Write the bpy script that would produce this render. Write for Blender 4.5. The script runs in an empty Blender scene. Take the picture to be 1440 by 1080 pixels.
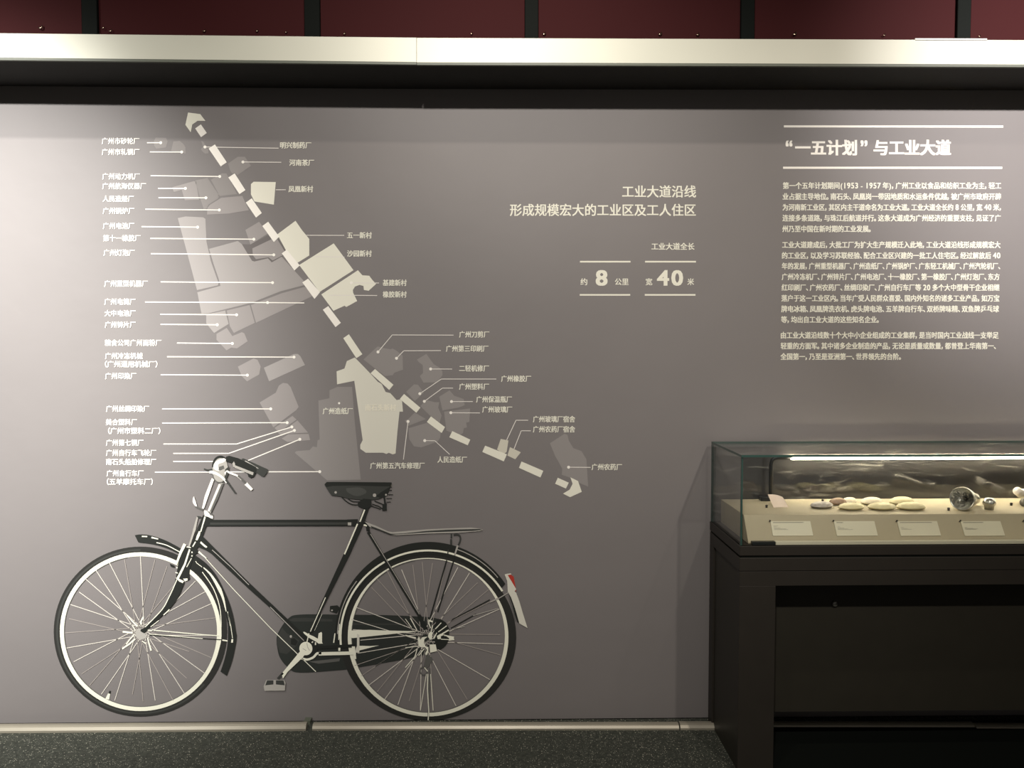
import bpy, math, random
from mathutils import Vector, Matrix, Euler
from mathutils.geometry import tessellate_polygon
random.seed(7)
SC = bpy.context.scene
COL = SC.collection
PI = math.pi

# ------------------------------------------------------------------ camera
FPX = 1120.0
H = 1.525          # eye height
D = 3.2            # camera to printed wall (wall plane is y = 0)
cam_d = bpy.data.cameras.new('camera'); cam = bpy.data.objects.new('camera', cam_d); COL.objects.link(cam)
cam_d.sensor_width = 36; cam_d.lens = 36*FPX/1440; cam_d.clip_start = .05
cam.location = (0, -D, H)
pitch = math.atan(52/FPX); yaw = math.atan(16/FPX); roll = math.radians(-0.08)
R = (Matrix.Rotation(-yaw, 3, 'Z') @ Matrix.Rotation(PI/2-pitch, 3, 'X') @ Matrix.Rotation(roll, 3, 'Z'))
cam.rotation_euler = R.to_euler()
SC.camera = cam

# ------------------------------------------------------------------ world, lights, exposure
w = bpy.data.worlds.new('world'); SC.world = w; w.use_nodes = True
w.node_tree.nodes['Background'].inputs[0].default_value = (1.0, .93, .85, 1)
w.node_tree.nodes['Background'].inputs[1].default_value = .075
SC.view_settings.view_transform = 'Standard'; SC.view_settings.look = 'None'
SC.view_settings.gamma = 1; SC.view_settings.use_curve_mapping = False
SC.view_settings.exposure = 1.3

def spot(loc, tgt, watt, ang, blend, col, size=.03):
    d = bpy.data.lights.new('track_spot', 'SPOT'); d.energy = watt; d.spot_size = math.radians(ang)
    d.spot_blend = blend; d.color = col; d.shadow_soft_size = size
    o = bpy.data.objects.new('track_spot', d); COL.objects.link(o); o.location = loc
    v = Vector(tgt)-Vector(loc); o.rotation_euler = v.to_track_quat('-Z', 'Y').to_euler()
    return o
WARM = (1.0, .90, .76)
spot((-2.9, -3.6, 3.5), (-2.45, 0, 1.42), 930, 47, 1.0, (1, .985, .955), .05)
spot((-.25, -3.6, 3.5), (-.20, 0, 1.72), 168, 70, 1.0, (1, .95, .89), .05)
spot((.15, -3.6, 3.5), (.15, 0, 2.62), 60, 28, 1.0, (1, .95, .88), .05)
spot((2.45, -3.6, 3.5), (2.50, 0, 2.52), 480, 42, 1.0, (1, .95, .94), .05)
spot((1.75, -3.6, 3.5), (1.70, 0, 1.10), 70, 60, 1.0, (1, .92, .82), .05)
spot((-2.3, -1.5, 3.5), (-2.3, 0, 1.3), 60, 95, 1.0, (1, .97, .92))
spot((.10, -1.5, 3.5), (.10, 0, 1.5), 16, 95, 1.0, (1, .90, .78))
spot((1.75, -1.5, 3.5), (1.75, 0, 1.6), 12, 90, 1.0, (1, .90, .80))


# ------------------------------------------------------------------ materials
def mat(name, col, rough=.6, metal=0, bump=None, noise=None, spec=.5, emit=0, coat=0):
    m = bpy.data.materials.new(name); m.use_nodes = True; n = m.node_tree.nodes; l = m.node_tree.links
    b = n['Principled BSDF']; b.inputs['Base Color'].default_value = (*col, 1)
    b.inputs['Roughness'].default_value = rough; b.inputs['Metallic'].default_value = metal
    b.inputs['Specular IOR Level'].default_value = spec; b.inputs['Coat Weight'].default_value = coat
    if emit:
        b.inputs['Emission Color'].default_value = (*col, 1); b.inputs['Emission Strength'].default_value = emit
    tc = n.new('ShaderNodeTexCoord')
    if noise:   # (scale, amount): slight tone variation
        t = n.new('ShaderNodeTexNoise'); t.inputs['Scale'].default_value = noise[0]; t.inputs['Detail'].default_value = 4
        l.new(tc.outputs['Object'], t.inputs['Vector'])
        r = n.new('ShaderNodeMapRange'); r.inputs['To Min'].default_value = 1-noise[1]; r.inputs['To Max'].default_value = 1+noise[1]
        l.new(t.outputs['Fac'], r.inputs['Value'])
        x = n.new('ShaderNodeVectorMath'); x.operation = 'SCALE'; x.inputs[0].default_value = col
        l.new(r.outputs['Result'], x.inputs['Scale']); l.new(x.outputs[0], b.inputs['Base Color'])
    if bump:    # (scale, strength, distance)
        t = n.new('ShaderNodeTexNoise'); t.inputs['Scale'].default_value = bump[0]; t.inputs['Detail'].default_value = 3
        l.new(tc.outputs['Object'], t.inputs['Vector'])
        u = n.new('ShaderNodeBump'); u.inputs['Strength'].default_value = bump[1]; u.inputs['Distance'].default_value = bump[2]
        l.new(t.outputs['Fac'], u.inputs['Height']); l.new(u.outputs[0], b.inputs['Normal'])
    return m

M = {}
M['mural'] = mat('mural_vinyl', (.196, .180, .174), .55, bump=(5, .35, .006), noise=(2.2, .05), spec=.35)
M['white'] = mat('print_white', (.90, .86, .78), .6, spec=.3)
M['cream'] = mat('print_cream', (.80, .78, .66), .6, spec=.3)
M['cream2'] = mat('print_cream_pale', (.70, .68, .58), .6, spec=.3)
M['palebeige'] = mat('print_pale_beige', (.62, .59, .49), .6, spec=.3)
M['ghost'] = mat('print_ghost_lettering', (.84, .80, .66), .6, spec=.3)
M['region'] = mat('print_light_grey', (.315, .29, .278), .6, spec=.3)
M['region_b'] = mat('print_mid_grey', (.275, .255, .243), .6, spec=.3)
M['region_c'] = mat('print_pale_grey', (.36, .335, .32), .6, spec=.3)
M['outline'] = mat('print_dark_grey', (.15, .135, .13), .6, spec=.3)
M['line'] = mat('print_line', (.78, .74, .68), .6, spec=.3)
M['bk'] = mat('print_black', (.022, .024, .021), .6, spec=.2)
M['tyre'] = mat('print_tyre_black', (.03, .03, .027), .6, spec=.2)
M['bk2'] = mat('print_charcoal', (.05, .052, .047), .6, spec=.2)
M['case'] = mat('print_chain_case_black', (.032, .036, .032), .6, spec=.2)
M['bk3'] = mat('print_dark_sheen', (.08, .082, .075), .6, spec=.2)
M['grey'] = mat('print_grey', (.12, .118, .108), .6, spec=.2)
M['lgrey'] = mat('print_silver', (.42, .40, .36), .6, spec=.2)
M['spokea'] = mat('print_spoke_bright', (.70, .66, .58), .6, spec=.2)
M['spokeb'] = mat('print_spoke_faint', (.40, .36, .325), .6, spec=.2)
M['bcream'] = mat('print_bike_cream', (.86, .85, .70), .6, spec=.2)
M['red'] = mat('print_red', (.45, .045, .03), .6, spec=.2)
M['alu'] = mat('satin_aluminium', (.56, .555, .46), .45, .1, noise=(3, .06))
M['alulip'] = mat('dark_lip', (.10, .11, .08), .5)
M['black'] = mat('soffit_black', (.022, .021, .019), .8, noise=(20, .2))
M['redp'] = mat('dark_red_panel', (.045, .0085, .009), .7, noise=(1.2, .15), bump=(300, .15, .001), spec=.1)
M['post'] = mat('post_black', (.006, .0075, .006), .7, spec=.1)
M['brass'] = mat('clip_metal', (.75, .62, .45), .25, 1)
M['strip'] = mat('skirting_metal', (.33, .30, .235), .4, .3, noise=(6, .12))
M['cab'] = mat('case_dark_paint', (.027, .023, .018), .5, noise=(14, .12), spec=.3)
M['cab2'] = mat('case_panel_paint', (.027, .024, .017), .5, noise=(14, .12), spec=.3)
M['deck'] = mat('plinth_board', (.42, .365, .25), .75, noise=(60, .04), bump=(400, .1, .0005))
M['card'] = mat('caption_card', (.66, .62, .47), .6)
M['cardink'] = mat('card_ink', (.16, .14, .11), .7)
M['photo'] = mat('pinkish_card', (.85, .70, .58), .5, noise=(40, .08))
M['pin'] = mat('dark_pin', (.035, .03, .025), .4, .3)
M['arm'] = mat('lamp_arm_black', (.012, .014, .014), .4)
M['chrome'] = mat('chrome', (.72, .71, .66), .12, 1)
M['chrome2'] = mat('worn_nickel', (.66, .65, .60), .25, 1, bump=(60, .3, .002))
M['inner'] = mat('reflector_chrome', (.80, .79, .72), .12, .9, bump=(38, .7, .012))
M['shell_y'] = mat('clam_yellow', (.70, .62, .36), .5, noise=(70, .15), bump=(120, .4, .001))
M['shell_b'] = mat('clam_brown', (.30, .20, .13), .5, noise=(90, .5), bump=(120, .4, .001))
M['shell_g'] = mat('clam_grey', (.40, .36, .31), .5, noise=(120, .5), bump=(120, .4, .001))
M['shell_w'] = mat('clam_pale', (.74, .66, .50), .5, noise=(70, .2), bump=(120, .4, .001))
M['tube'] = mat('white_tube', (.85, .80, .75), .4)
M['led'] = mat('led_strip', (1.0, .89, .68), .5, emit=16)
M['lockm'] = mat('lock_disc', (.20, .19, .17), .4, .6)
M['ceil'] = mat('ceiling_black', (.02, .02, .02), .9)

def floor_mat():
    m = bpy.data.materials.new('speckled_floor'); m.use_nodes = True; n = m.node_tree.nodes; l = m.node_tree.links
    b = n['Principled BSDF']; b.inputs['Roughness'].default_value = .75; b.inputs['Specular IOR Level'].default_value = .3
    tc = n.new('ShaderNodeTexCoord'); prev = None
    base = n.new('ShaderNodeTexNoise'); base.inputs['Scale'].default_value = 60; base.inputs['Detail'].default_value = 5
    l.new(tc.outputs['Object'], base.inputs['Vector'])
    cr = n.new('ShaderNodeValToRGB'); cr.color_ramp.elements[0].color = (.026, .029, .023, 1); cr.color_ramp.elements[1].color = (.058, .062, .049, 1)
    cr.color_ramp.elements[0].position = .3; cr.color_ramp.elements[1].position = .7
    l.new(base.outputs['Fac'], cr.inputs[0]); prev = cr.outputs[0]
    for sc, th, c in ((130, .15, (.42, .41, .33, 1)), (210, .2, (.20, .205, .165, 1)), (85, .085, (.5, .48, .38, 1))):
        v = n.new('ShaderNodeTexVoronoi'); v.inputs['Scale'].default_value = sc; l.new(tc.outputs['Object'], v.inputs['Vector'])
        # only some cells carry a fleck
        sp = n.new('ShaderNodeSeparateColor'); l.new(v.outputs['Color'], sp.inputs[0])
        g = n.new('ShaderNodeMath'); g.operation = 'GREATER_THAN'; g.inputs[1].default_value = .72; l.new(sp.outputs[0], g.inputs[0])
        t = n.new('ShaderNodeMath'); t.operation = 'LESS_THAN'; t.inputs[1].default_value = th*1.6; l.new(v.outputs['Distance'], t.inputs[0])
        x = n.new('ShaderNodeMath'); x.operation = 'MULTIPLY'; l.new(g.outputs[0], x.inputs[0]); l.new(t.outputs[0], x.inputs[1])
        mx = n.new('ShaderNodeMix'); mx.data_type = 'RGBA'; l.new(x.outputs[0], mx.inputs[0]); l.new(prev, mx.inputs[6]); mx.inputs[7].default_value = c
        prev = mx.outputs[2]
    l.new(prev, b.inputs['Base Color'])
    return m
M['floor'] = floor_mat()

def glass_mat(name, tint, streak=0, refl=.42):
    m = bpy.data.materials.new(name); m.use_nodes = True; n = m.node_tree.nodes; l = m.node_tree.links
    n.remove(n['Principled BSDF']); out = n['Material Output']
    t = n.new('ShaderNodeBsdfTransparent'); t.inputs[0].default_value = (*tint, 1)
    g = n.new('ShaderNodeBsdfGlossy'); g.inputs['Roughness'].default_value = .01; g.inputs[0].default_value = (1, 1, 1, 1)
    f = n.new('ShaderNodeFresnel'); f.inputs[0].default_value = 1.45; fm = n.new('ShaderNodeMath'); fm.operation = 'MULTIPLY'; fm.inputs[1].default_value = refl; l.new(f.outputs[0], fm.inputs[0])
    mx = n.new('ShaderNodeMixShader'); l.new(t.outputs[0], mx.inputs[1]); l.new(g.outputs[0], mx.inputs[2])
    l.new(fm.outputs[0], mx.inputs[0])
    last = mx
    if streak:   # wispy reflections painted in as pale streaks, with wavy gloss
        tc = n.new('ShaderNodeTexCoord'); mp = n.new('ShaderNodeMapping'); mp.inputs['Scale'].default_value = (2.2, 1, 9)
        mp.inputs['Rotation'].default_value = (0, .25, 0)
        l.new(tc.outputs['Object'], mp.inputs[0])
        ns = n.new('ShaderNodeTexNoise'); ns.inputs['Scale'].default_value = 3; ns.inputs['Detail'].default_value = 8; ns.inputs['Distortion'].default_value = 1.4
        l.new(mp.outputs[0], ns.inputs['Vector'])
        r = n.new('ShaderNodeMapRange'); r.inputs['From Min'].default_value = .56; r.inputs['From Max'].default_value = .78
        r.inputs['To Max'].default_value = streak; l.new(ns.outputs['Fac'], r.inputs[0])
        d = n.new('ShaderNodeBsdfDiffuse'); d.inputs[0].default_value = (.7, .68, .62, 1)
        m2 = n.new('ShaderNodeMixShader'); l.new(r.outputs[0], m2.inputs[0]); l.new(mx.outputs[0], m2.inputs[1]); l.new(d.outputs[0], m2.inputs[2])
        last = m2
        b = n.new('ShaderNodeBump'); b.inputs['Strength'].default_value = .08; b.inputs['Distance'].default_value = .002
        l.new(ns.outputs['Fac'], b.inputs['Height']); l.new(b.outputs[0], g.inputs['Normal'])
    l.new(last.outputs[0], out.inputs[0])
    return m
M['glass'] = glass_mat('clear_glass', (.985, .992, .985))
M['glassback'] = glass_mat('painted_reflection_glass', (.80, .805, .80), .22, 1.25)  # darker tint and pale streaks put reflections into the back pane's colour
M['glassedge'] = mat('glass_edge_green', (.035, .085, .070), .15, spec=.6)

# ------------------------------------------------------------------ geometry helpers
ORG = {}
def ray(px, py):
    return (R @ Vector(((px-720)/FPX, -(py-540)/FPX, -1))).normalized()
def P(px, py, y=0.0):
    d = ray(px, py); t = (y+D)/d.y
    return Vector((d.x*t, y, H+d.z*t))
def F(px, py, z=0.0):
    d = ray(px, py); t = (z-H)/d.z
    return Vector((d.x*t, -D+d.y*t, z))

def link(o, parent=None):
    COL.objects.link(o)
    if parent is not None: o.parent = parent
def thing(name, loc, label, cat, group=None):
    o = bpy.data.objects.new(name, None); COL.objects.link(o); o.location = loc; o.empty_display_size = .05
    o['label'] = label; o['category'] = cat
    if group: o['group'] = group
    ORG[o.name] = Vector(loc); return o
def obj(name, vs, fs, m, parent=None, loc=None, smooth=False, mats=None, fm=None):
    if parent is not None: org = ORG[parent.name]
    else: org = Vector(loc) if loc is not None else Vector((0, 0, 0))
    me = bpy.data.meshes.new(name); me.from_pydata([tuple(Vector(v)-org) for v in vs], [], fs)
    for mm in (mats or [m]): me.materials.append(M[mm] if isinstance(mm, str) else mm)
    if fm:
        for i, k in enumerate(fm): me.polygons[i].material_index = k
    if smooth: me.polygons.foreach_set('use_smooth', [True]*len(me.polygons))
    me.update()
    o = bpy.data.objects.new(name, me); link(o, parent)
    if parent is None: o.location = org
    ORG[o.name] = org
    return o
def tag(o, label, cat=None, group=None):
    o['label'] = label
    if cat: o['category'] = cat
    if group: o['group'] = group
    return o
def struct(o):
    o['kind'] = 'structure'; return o

def box(x0, x1, y0, y1, z0, z1, b=0.0):
    """box, optionally with chamfered vertical/horizontal edges"""
    if b <= 0:
        v = [(x, y, z) for z in (z0, z1) for y in (y0, y1) for x in (x0, x1)]
        f = [(0, 2, 3, 1), (4, 5, 7, 6), (0, 1, 5, 4), (2, 6, 7, 3), (0, 4, 6, 2), (1, 3, 7, 5)]
        return v, f
    v = []; f = []
    sx, sy, sz = (x0, x1), (y0, y1), (z0, z1)
    idx = {}
    for i in (0, 1):
        for j in (0, 1):
            for k in (0, 1):
                ix = b if i == 0 else -b; iy = b if j == 0 else -b; iz = b if k == 0 else -b
                for a in range(3):
                    p = [sx[i]+ix, sy[j]+iy, sz[k]+iz]; p[a] -= (ix, iy, iz)[a]
                    idx[(i, j, k, a)] = len(v); v.append(tuple(p))
    for a in range(3):
        o1, o2 = [q for q in range(3) if q != a]
        for s in (0, 1):
            ring = []
            for (c, d) in ((0, 0), (1, 0), (1, 1), (0, 1)):
                k = [0, 0, 0]; k[a] = s; k[o1] = c; k[o2] = d; ring.append(idx[(*k, a)])
            if (s == 0) != (a == 1): ring.reverse()
            f.append(tuple(ring))
    for a in range(3):       # edge along axis a
        o1, o2 = [q for q in range(3) if q != a]
        for c in (0, 1):
            for d in (0, 1):
                k0 = [0, 0, 0]; k0[o1] = c; k0[o2] = d; k1 = list(k0); k1[a] = 1
                f.append((idx[(*k0, o1)], idx[(*k1, o1)], idx[(*k1, o2)], idx[(*k0, o2)]))
    for i in (0, 1):
        for j in (0, 1):
            for k in (0, 1): f.append((idx[(i, j, k, 0)], idx[(i, j, k, 1)], idx[(i, j, k, 2)]))
    return v, f
def join(*parts):
    V, Fc = [], []
    for v, f in parts:
        n = len(V); V += [tuple(p) for p in v]; Fc += [tuple(i+n for i in q) for q in f]
    return V, Fc
def lathe(prof, seg=32, mtx=None):
    v = []; f = []
    for (r, z) in prof:
        for i in range(seg):
            a = 2*PI*i/seg; v.append(Vector((r*math.cos(a), r*math.sin(a), z)))
    for j in range(len(prof)-1):
        for i in range(seg):
            a = j*seg+i; b = j*seg+(i+1) % seg; f.append((a, b, b+seg, a+seg))
    if mtx is not None: v = [mtx @ p for p in v]
    return v, f
def tube(pts, r, seg=10):
    pts = [Vector(p) for p in pts]; v = []; f = []
    for i, p in enumerate(pts):
        d = (pts[min(i+1, len(pts)-1)]-pts[max(i-1, 0)]).normalized()
        u = d.cross(Vector((.3, .9, .2))).normalized(); w_ = d.cross(u)
        for k in range(seg):
            a = 2*PI*k/seg; v.append(p+r*(math.cos(a)*u+math.sin(a)*w_))
    for j in range(len(pts)-1):
        for k in range(seg):
            a = j*seg+k; b = j*seg+(k+1) % seg; f.append((a, b, b+seg, a+seg))
    f.append(tuple(range(seg-1, -1, -1))); f.append(tuple(range((len(pts)-1)*seg, len(pts)*seg)))
    return v, f

# flat print: outlines given in photo pixels, put on the wall plane; each ink layer sits .25 mm above the last
LAY = .00025
def Zm(ox, oy, s):
    return lambda *pts: [(ox+x/s, oy+y/s) for x, y in pts]
def wallpt(p, layer): return P(p[0], p[1], -LAY*layer)
def poly2(pts):
    vv = [Vector((x, -y, 0)) for x, y in pts]
    tris = tessellate_polygon([vv]); out = []
    for a, b, c in tris:
        n = (vv[b]-vv[a]).cross(vv[c]-vv[a]).z
        out.append((a, b, c) if n > 0 else (a, c, b))
    return out
def poly(name, pts, m, layer, parent):
    return obj(name, [wallpt(p, layer) for p in pts], poly2(pts), m, parent)
def stroke_geo(pts, wd, wd2=None):
    n = len(pts); L = []; Rr = []
    for i in range(n):
        a = pts[max(i-1, 0)]; b = pts[min(i+1, n-1)]
        dx, dy = b[0]-a[0], b[1]-a[1]; q = math.hypot(dx, dy) or 1
        k = wd if wd2 is None else wd+(wd2-wd)*i/(n-1)
        nx, ny = -dy/q*k/2, dx/q*k/2
        L.append((pts[i][0]+nx, pts[i][1]+ny)); Rr.append((pts[i][0]-nx, pts[i][1]-ny))
    vs = L+Rr; fs = []
    for i in range(n-1):
        fs.append((i, i+1, n+i+1, n+i))
    return vs, fs
def strokes(name, items, m, layer, parent):
    """items: list of (pts, width[, width2]) joined into one mesh"""
    if name != 'leader_line' and len(items) > 1: return [strokes(name, [it], m, layer, parent) for it in items][0]
    V, Fc = [], []
    for it in items:
        v, f = stroke_geo(*it); n = len(V); V += v; Fc += [tuple(i+n for i in q) for q in f]
    return obj(name, [wallpt(p, layer) for p in V], Fc, m, parent)
def stroke(name, pts, wd, m, layer, parent, wd2=None): return strokes(name, [(pts, wd, wd2)], m, layer, parent)
def smoothpts(pts, n=6):
    out = []
    for i in range(len(pts)-1):
        p0 = pts[max(i-1, 0)]; p1 = pts[i]; p2 = pts[i+1]; p3 = pts[min(i+2, len(pts)-1)]
        for k in range(n):
            t = k/n
            out.append(tuple(.5*((2*p1[c])+(-p0[c]+p2[c])*t+(2*p0[c]-5*p1[c]+4*p2[c]-p3[c])*t*t+(-p0[c]+3*p1[c]-3*p2[c]+p3[c])*t**3) for c in (0, 1)))
    out.append(tuple(pts[-1])); return out
def arc(cx, cy, rx, ry, a0, a1, n=48):
    """angles in degrees, 0 = right, 90 = up in the picture"""
    return [(cx+rx*math.cos(math.radians(a0+(a1-a0)*i/n)), cy-ry*math.sin(math.radians(a0+(a1-a0)*i/n))) for i in range(n+1)]
def ring(name, cx, cy, rx, ry, rx2, ry2, m, layer, parent, a0=0, a1=360, n=96, dc=(0, 0)):
    A = arc(cx, cy, rx, ry, a0, a1, n); B = arc(cx+dc[0], cy+dc[1], rx2, ry2, a0, a1, n)
    N = n+1; fs = [(i, i+1, N+i+1, N+i) for i in range(n)]
    return obj(name, [wallpt(p, layer) for p in A+B], fs, m, parent)
def disc(name, cx, cy, rx, ry, m, layer, parent, n=28): return poly(name, arc(cx, cy, rx, ry, 0, 360, n)[:-1], m, layer, parent)

GL = {}
def glyph(ch, bold):
    k = (ch, bold)
    if k not in GL:
        c = bpy.data.curves.new('t', 'FONT'); c.body = ch; c.resolution_u = 3
        o = bpy.data.objects.new('t', c); COL.objects.link(o)
        dg = bpy.context.evaluated_depsgraph_get()
        me = bpy.data.meshes.new_from_object(o.evaluated_get(dg))
        V0 = [(v.co.x, v.co.y) for v in me.vertices]; F0 = [tuple(p.vertices) for p in me.polygons]; Vb, Fb = [], []
        for ox, oy in ((-1, -.6), (1, -.6), (-1, .6), (1, .6), (0, 0)):   # heavier strokes
            n = len(Vb); k_ = n/max(1, len(V0)); Vb += [(x+ox*bold, y+oy*bold, k_) for x, y in V0]; Fb += [tuple(i+n for i in q) for q in F0]
        GL[k] = (Vb, Fb)
        bpy.data.objects.remove(o); bpy.data.curves.remove(c); bpy.data.meshes.remove(me)
    return GL[k]
ADV = {'，': (.62, -.08), '。': (.62, -.05), '、': (.58, -.04), '（': (.62, -.36), '）': (.62, 0), '(': (.42, .05), ')': (.42, .05), ' ': (.26, 0), '-': (.5, .08)}
def text(name, s, x0, x1, yc, h, m, layer, parent, bold=.022, y1=None, track=1.0):
    """one line of lettering: ink from x0 to x1, centre height yc (y1 = centre at the right end), h = ink height of a full character"""
    V, Fc = [], []; x = 0
    for ch in s:
        adv, dx = ADV.get(ch, (None, 0))
        if adv is None: adv = .62 if ch in '0123456789' else 1.0; dx = .04 if ch in '0123456789' else 0
        if ch != ' ':
            gv, gf = glyph(ch, bold); n = len(V)
            sc = 1.12 if ch in '0123456789' else 1
            V += [(x+dx+a*sc, b*sc, k_) for a, b, k_ in gv]; Fc += [tuple(i+n for i in q) for q in gf]
        x += adv*track
    mn = min(q[0] for q in V); mx = max(q[0] for q in V); kx = (x1-x0)/(mx-mn); ky = h/.90
    y1 = yc if y1 is None else y1
    pts = []
    for a, b, k_ in V:
        X = x0+(a-mn)*kx; t = (X-x0)/(x1-x0); pts.append((X, yc+(y1-yc)*t-(b-.36)*ky, layer+k_*.18))
    return obj(name, [wallpt(p, p[2]) for p in pts], Fc, m, parent)
def textfit(name, s, x0, x1, ya, yb, m, layer, parent, bold=.03):
    V, Fc = [], []; x = 0
    for ch in s:
        gv, gf = glyph(ch, bold); n = len(V); V += [(x+a, b, k_) for a, b, k_ in gv]; Fc += [tuple(i+n for i in q) for q in gf]; x += .60 if ch.isdigit() else 1
    mnx = min(q[0] for q in V); mxx = max(q[0] for q in V); mny = min(q[1] for q in V); mxy = max(q[1] for q in V)
    return obj(name, [wallpt((x0+(a-mnx)*(x1-x0)/(mxx-mnx), yb-(b-mny)*(yb-ya)/(mxy-mny)), layer+k_*.18) for a, b, k_ in V], Fc, m, parent)

# ------------------------------------------------------------------ room
XL, XR = -3.6, 4.0
v, f = box(XL, XR, -4.6, .06, -.05, 0); struct(obj('floor', v, f, 'floor'))
v, f = box(XL, XR, -4.6, .06, 3.75, 3.8); struct(obj('ceiling', v, f, 'ceil'))
M['side'] = mat('side_wall_grey', (.12, .11, .10), .8)
struct(obj('wall_left', *box(XL-.06, XL, -4.6, .06, 0, 3.75), 'side')); struct(obj('wall_right', *box(XR, XR+.06, -4.6, .06, 0, 3.75), 'side'))
# printed wall, reaching up to the ledge
zt = P(720, 118).z
wall = struct(obj('wall_back', *box(XL, XR, 0, .06, 0, 2.64), 'mural'))
upper = struct(obj('wall_upper', *box(XL, XR, .03, .06, 2.64, 3.75), 'black'))
posts = [(115, 137), (428, 450), (738, 757), (1042, 1061), (1346, 1365)]
pe = [(-496, -476), (-190, -170)]+posts+[(1652, 1672), (1958, 1978)]
for i in range(len(pe)-1):
    xa = P(pe[i][1], 20, .012).x; xb = P(pe[i+1][0], 20, .012).x
    obj('red_panel', *box(xa, xb, .012, .03, 2.66, 3.6, .002), 'redp', upper)
for a, b in pe:
    obj('black_post', *box(P(a, 20, 0).x, P(b, 20, 0).x, -.004, .03, 2.65, 3.7, .002), 'post', upper)
for (cx, cy, s) in ((57, 37, 1.2), (145, 38, .7), (155, 42, .9), (287, 42, .9), (361, 42, .8), (402, 44, .7), (484, 46, .8), (663, 46, .7), (765, 46, 1), (928, 46, 1.1),
                    (981, 47, 1), (1117, 46, 1.2), (1243, 48, .9), (1377, 50, .8)):
    c = P(cx, cy, .004); r = .0055*s
    pts = [c+Vector((r*math.cos(t), -.003*math.sin(t), -r*math.sin(t)*1.3)) for t in [x*PI/6 for x in range(-1, 6)]]
    obj('panel_clip', *tube(pts, .0022*s, 6), 'brass', upper, smooth=True)

# projecting ledge with a metal fascia above the print
FY = -.27
def fascia(pa, pb, qa, qb):
    """front corners in photo pixels on the plane y=FY: top a, top b, bottom a, bottom b"""
    A, B, C_, D_ = P(*pa, FY), P(*pb, FY), P(*qa, FY), P(*qb, FY)
    t = Vector((0, .012, 0)); vs = [A, B, D_, C_, A+t, B+t, D_+t, C_+t]
    fs = [(0, 3, 2, 1), (4, 5, 6, 7), (0, 1, 5, 4), (3, 7, 6, 2), (0, 4, 7, 3), (1, 2, 6, 5)]
    return vs, fs
ledge = struct(obj('trim_1', *join(
    ([P(-600, 87.4, FY+.012)+Vector((0, 0, .012)), P(586, 91, FY+.012)+Vector((0, 0, .008)), P(2080, 95.5, FY+.012)+Vector((0, 0, .012)),
      P(-600, 116.6, 0), P(586, 125.2, 0), P(2080, 128.4, 0),
      P(-600, 57, FY+.012), P(586, 62, FY+.012), P(2080, 68, FY+.012), P(-600, 50, -.002), P(586, 60, -.002), P(2080, 68, -.002)],
     [(0, 3, 4, 1), (1, 4, 5, 2), (6, 7, 10, 9), (7, 8, 11, 10), (0, 1, 7, 6), (1, 2, 8, 7), (0, 6, 9, 3), (2, 5, 11, 8), (3, 9, 10, 4), (4, 10, 11, 5)])), 'black'))
ledge['label'] = 'black ledge over the printed wall'
for pa, pb, qa, qb in (((-600, 40.4), (585.6, 53), (-600, 74.3), (585.6, 87.2)), ((586.2, 53.2), (2080, 58.9), (586.2, 87.6), (2080, 92.8))):
    fo = obj('fascia_panel', *fascia(pa, pb, qa, qb), 'alu', ledge)
    fo['label'] = 'pale satin metal fascia panel'
    obj('fascia_lip', *fascia((qa[0], qa[1]+.3), (qb[0], qb[1]+.3), (qa[0], qa[1]+3.6), (qb[0], qb[1]+3.6)), 'alulip', ledge)
# thin raised white strip lying on the fascia at the right
v, f = box(P(1287, 56, FY).x, P(1388, 56, FY).x, FY, FY+.05, P(1340, 56.9, FY).z, P(1340, 54, FY).z)
tag(obj('white_strip', v, f, 'white', loc=(P(1340, 56, FY))), 'thin white strip lying on top of the metal fascia', 'strip')

# metal skirting strip at the foot of the wall, in three lengths
def skirt(xa, ya, xb, yb, hgt, name='baseboard_back'):
    A = F(xa, ya); B = F(xb, yb)
    prof = [(0, 0), (0, hgt*.35), (.006, hgt*.8), (.014, hgt), (.03, hgt), (.03, 0)]
    vs = [A+Vector((0, a, b)) for a, b in prof]+[B+Vector((0, a, b)) for a, b in prof]
    n = len(prof); fs = [(i, i+n, (i+1) % n+n, (i+1) % n) for i in range(n)]+[tuple(range(n)), tuple(range(2*n-1, n-1, -1))]
    return struct(obj(name, vs, fs, 'strip'))
skirt(-60, 1031.5, 430, 1028, .024)
skirt(439, 1027.5, 955, 1026.8, .020, 'baseboard_back')
skirt(957, 1026.8, 1372, 1027.2, .022, 'baseboard_back')
skirt(1374, 1029, 1640, 1030, .022, 'baseboard_back')
v, f = box(P(430, 1020).x, P(439, 1020).x, -.034, 0, 0, .015); struct(obj('trim_2', v, f, 'alulip'))
v, f = box(XL, XR, -.006, 0, .0, P(500, 1018.2, 0).z); struct(obj('trim_3', v, f, 'black'))

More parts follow.
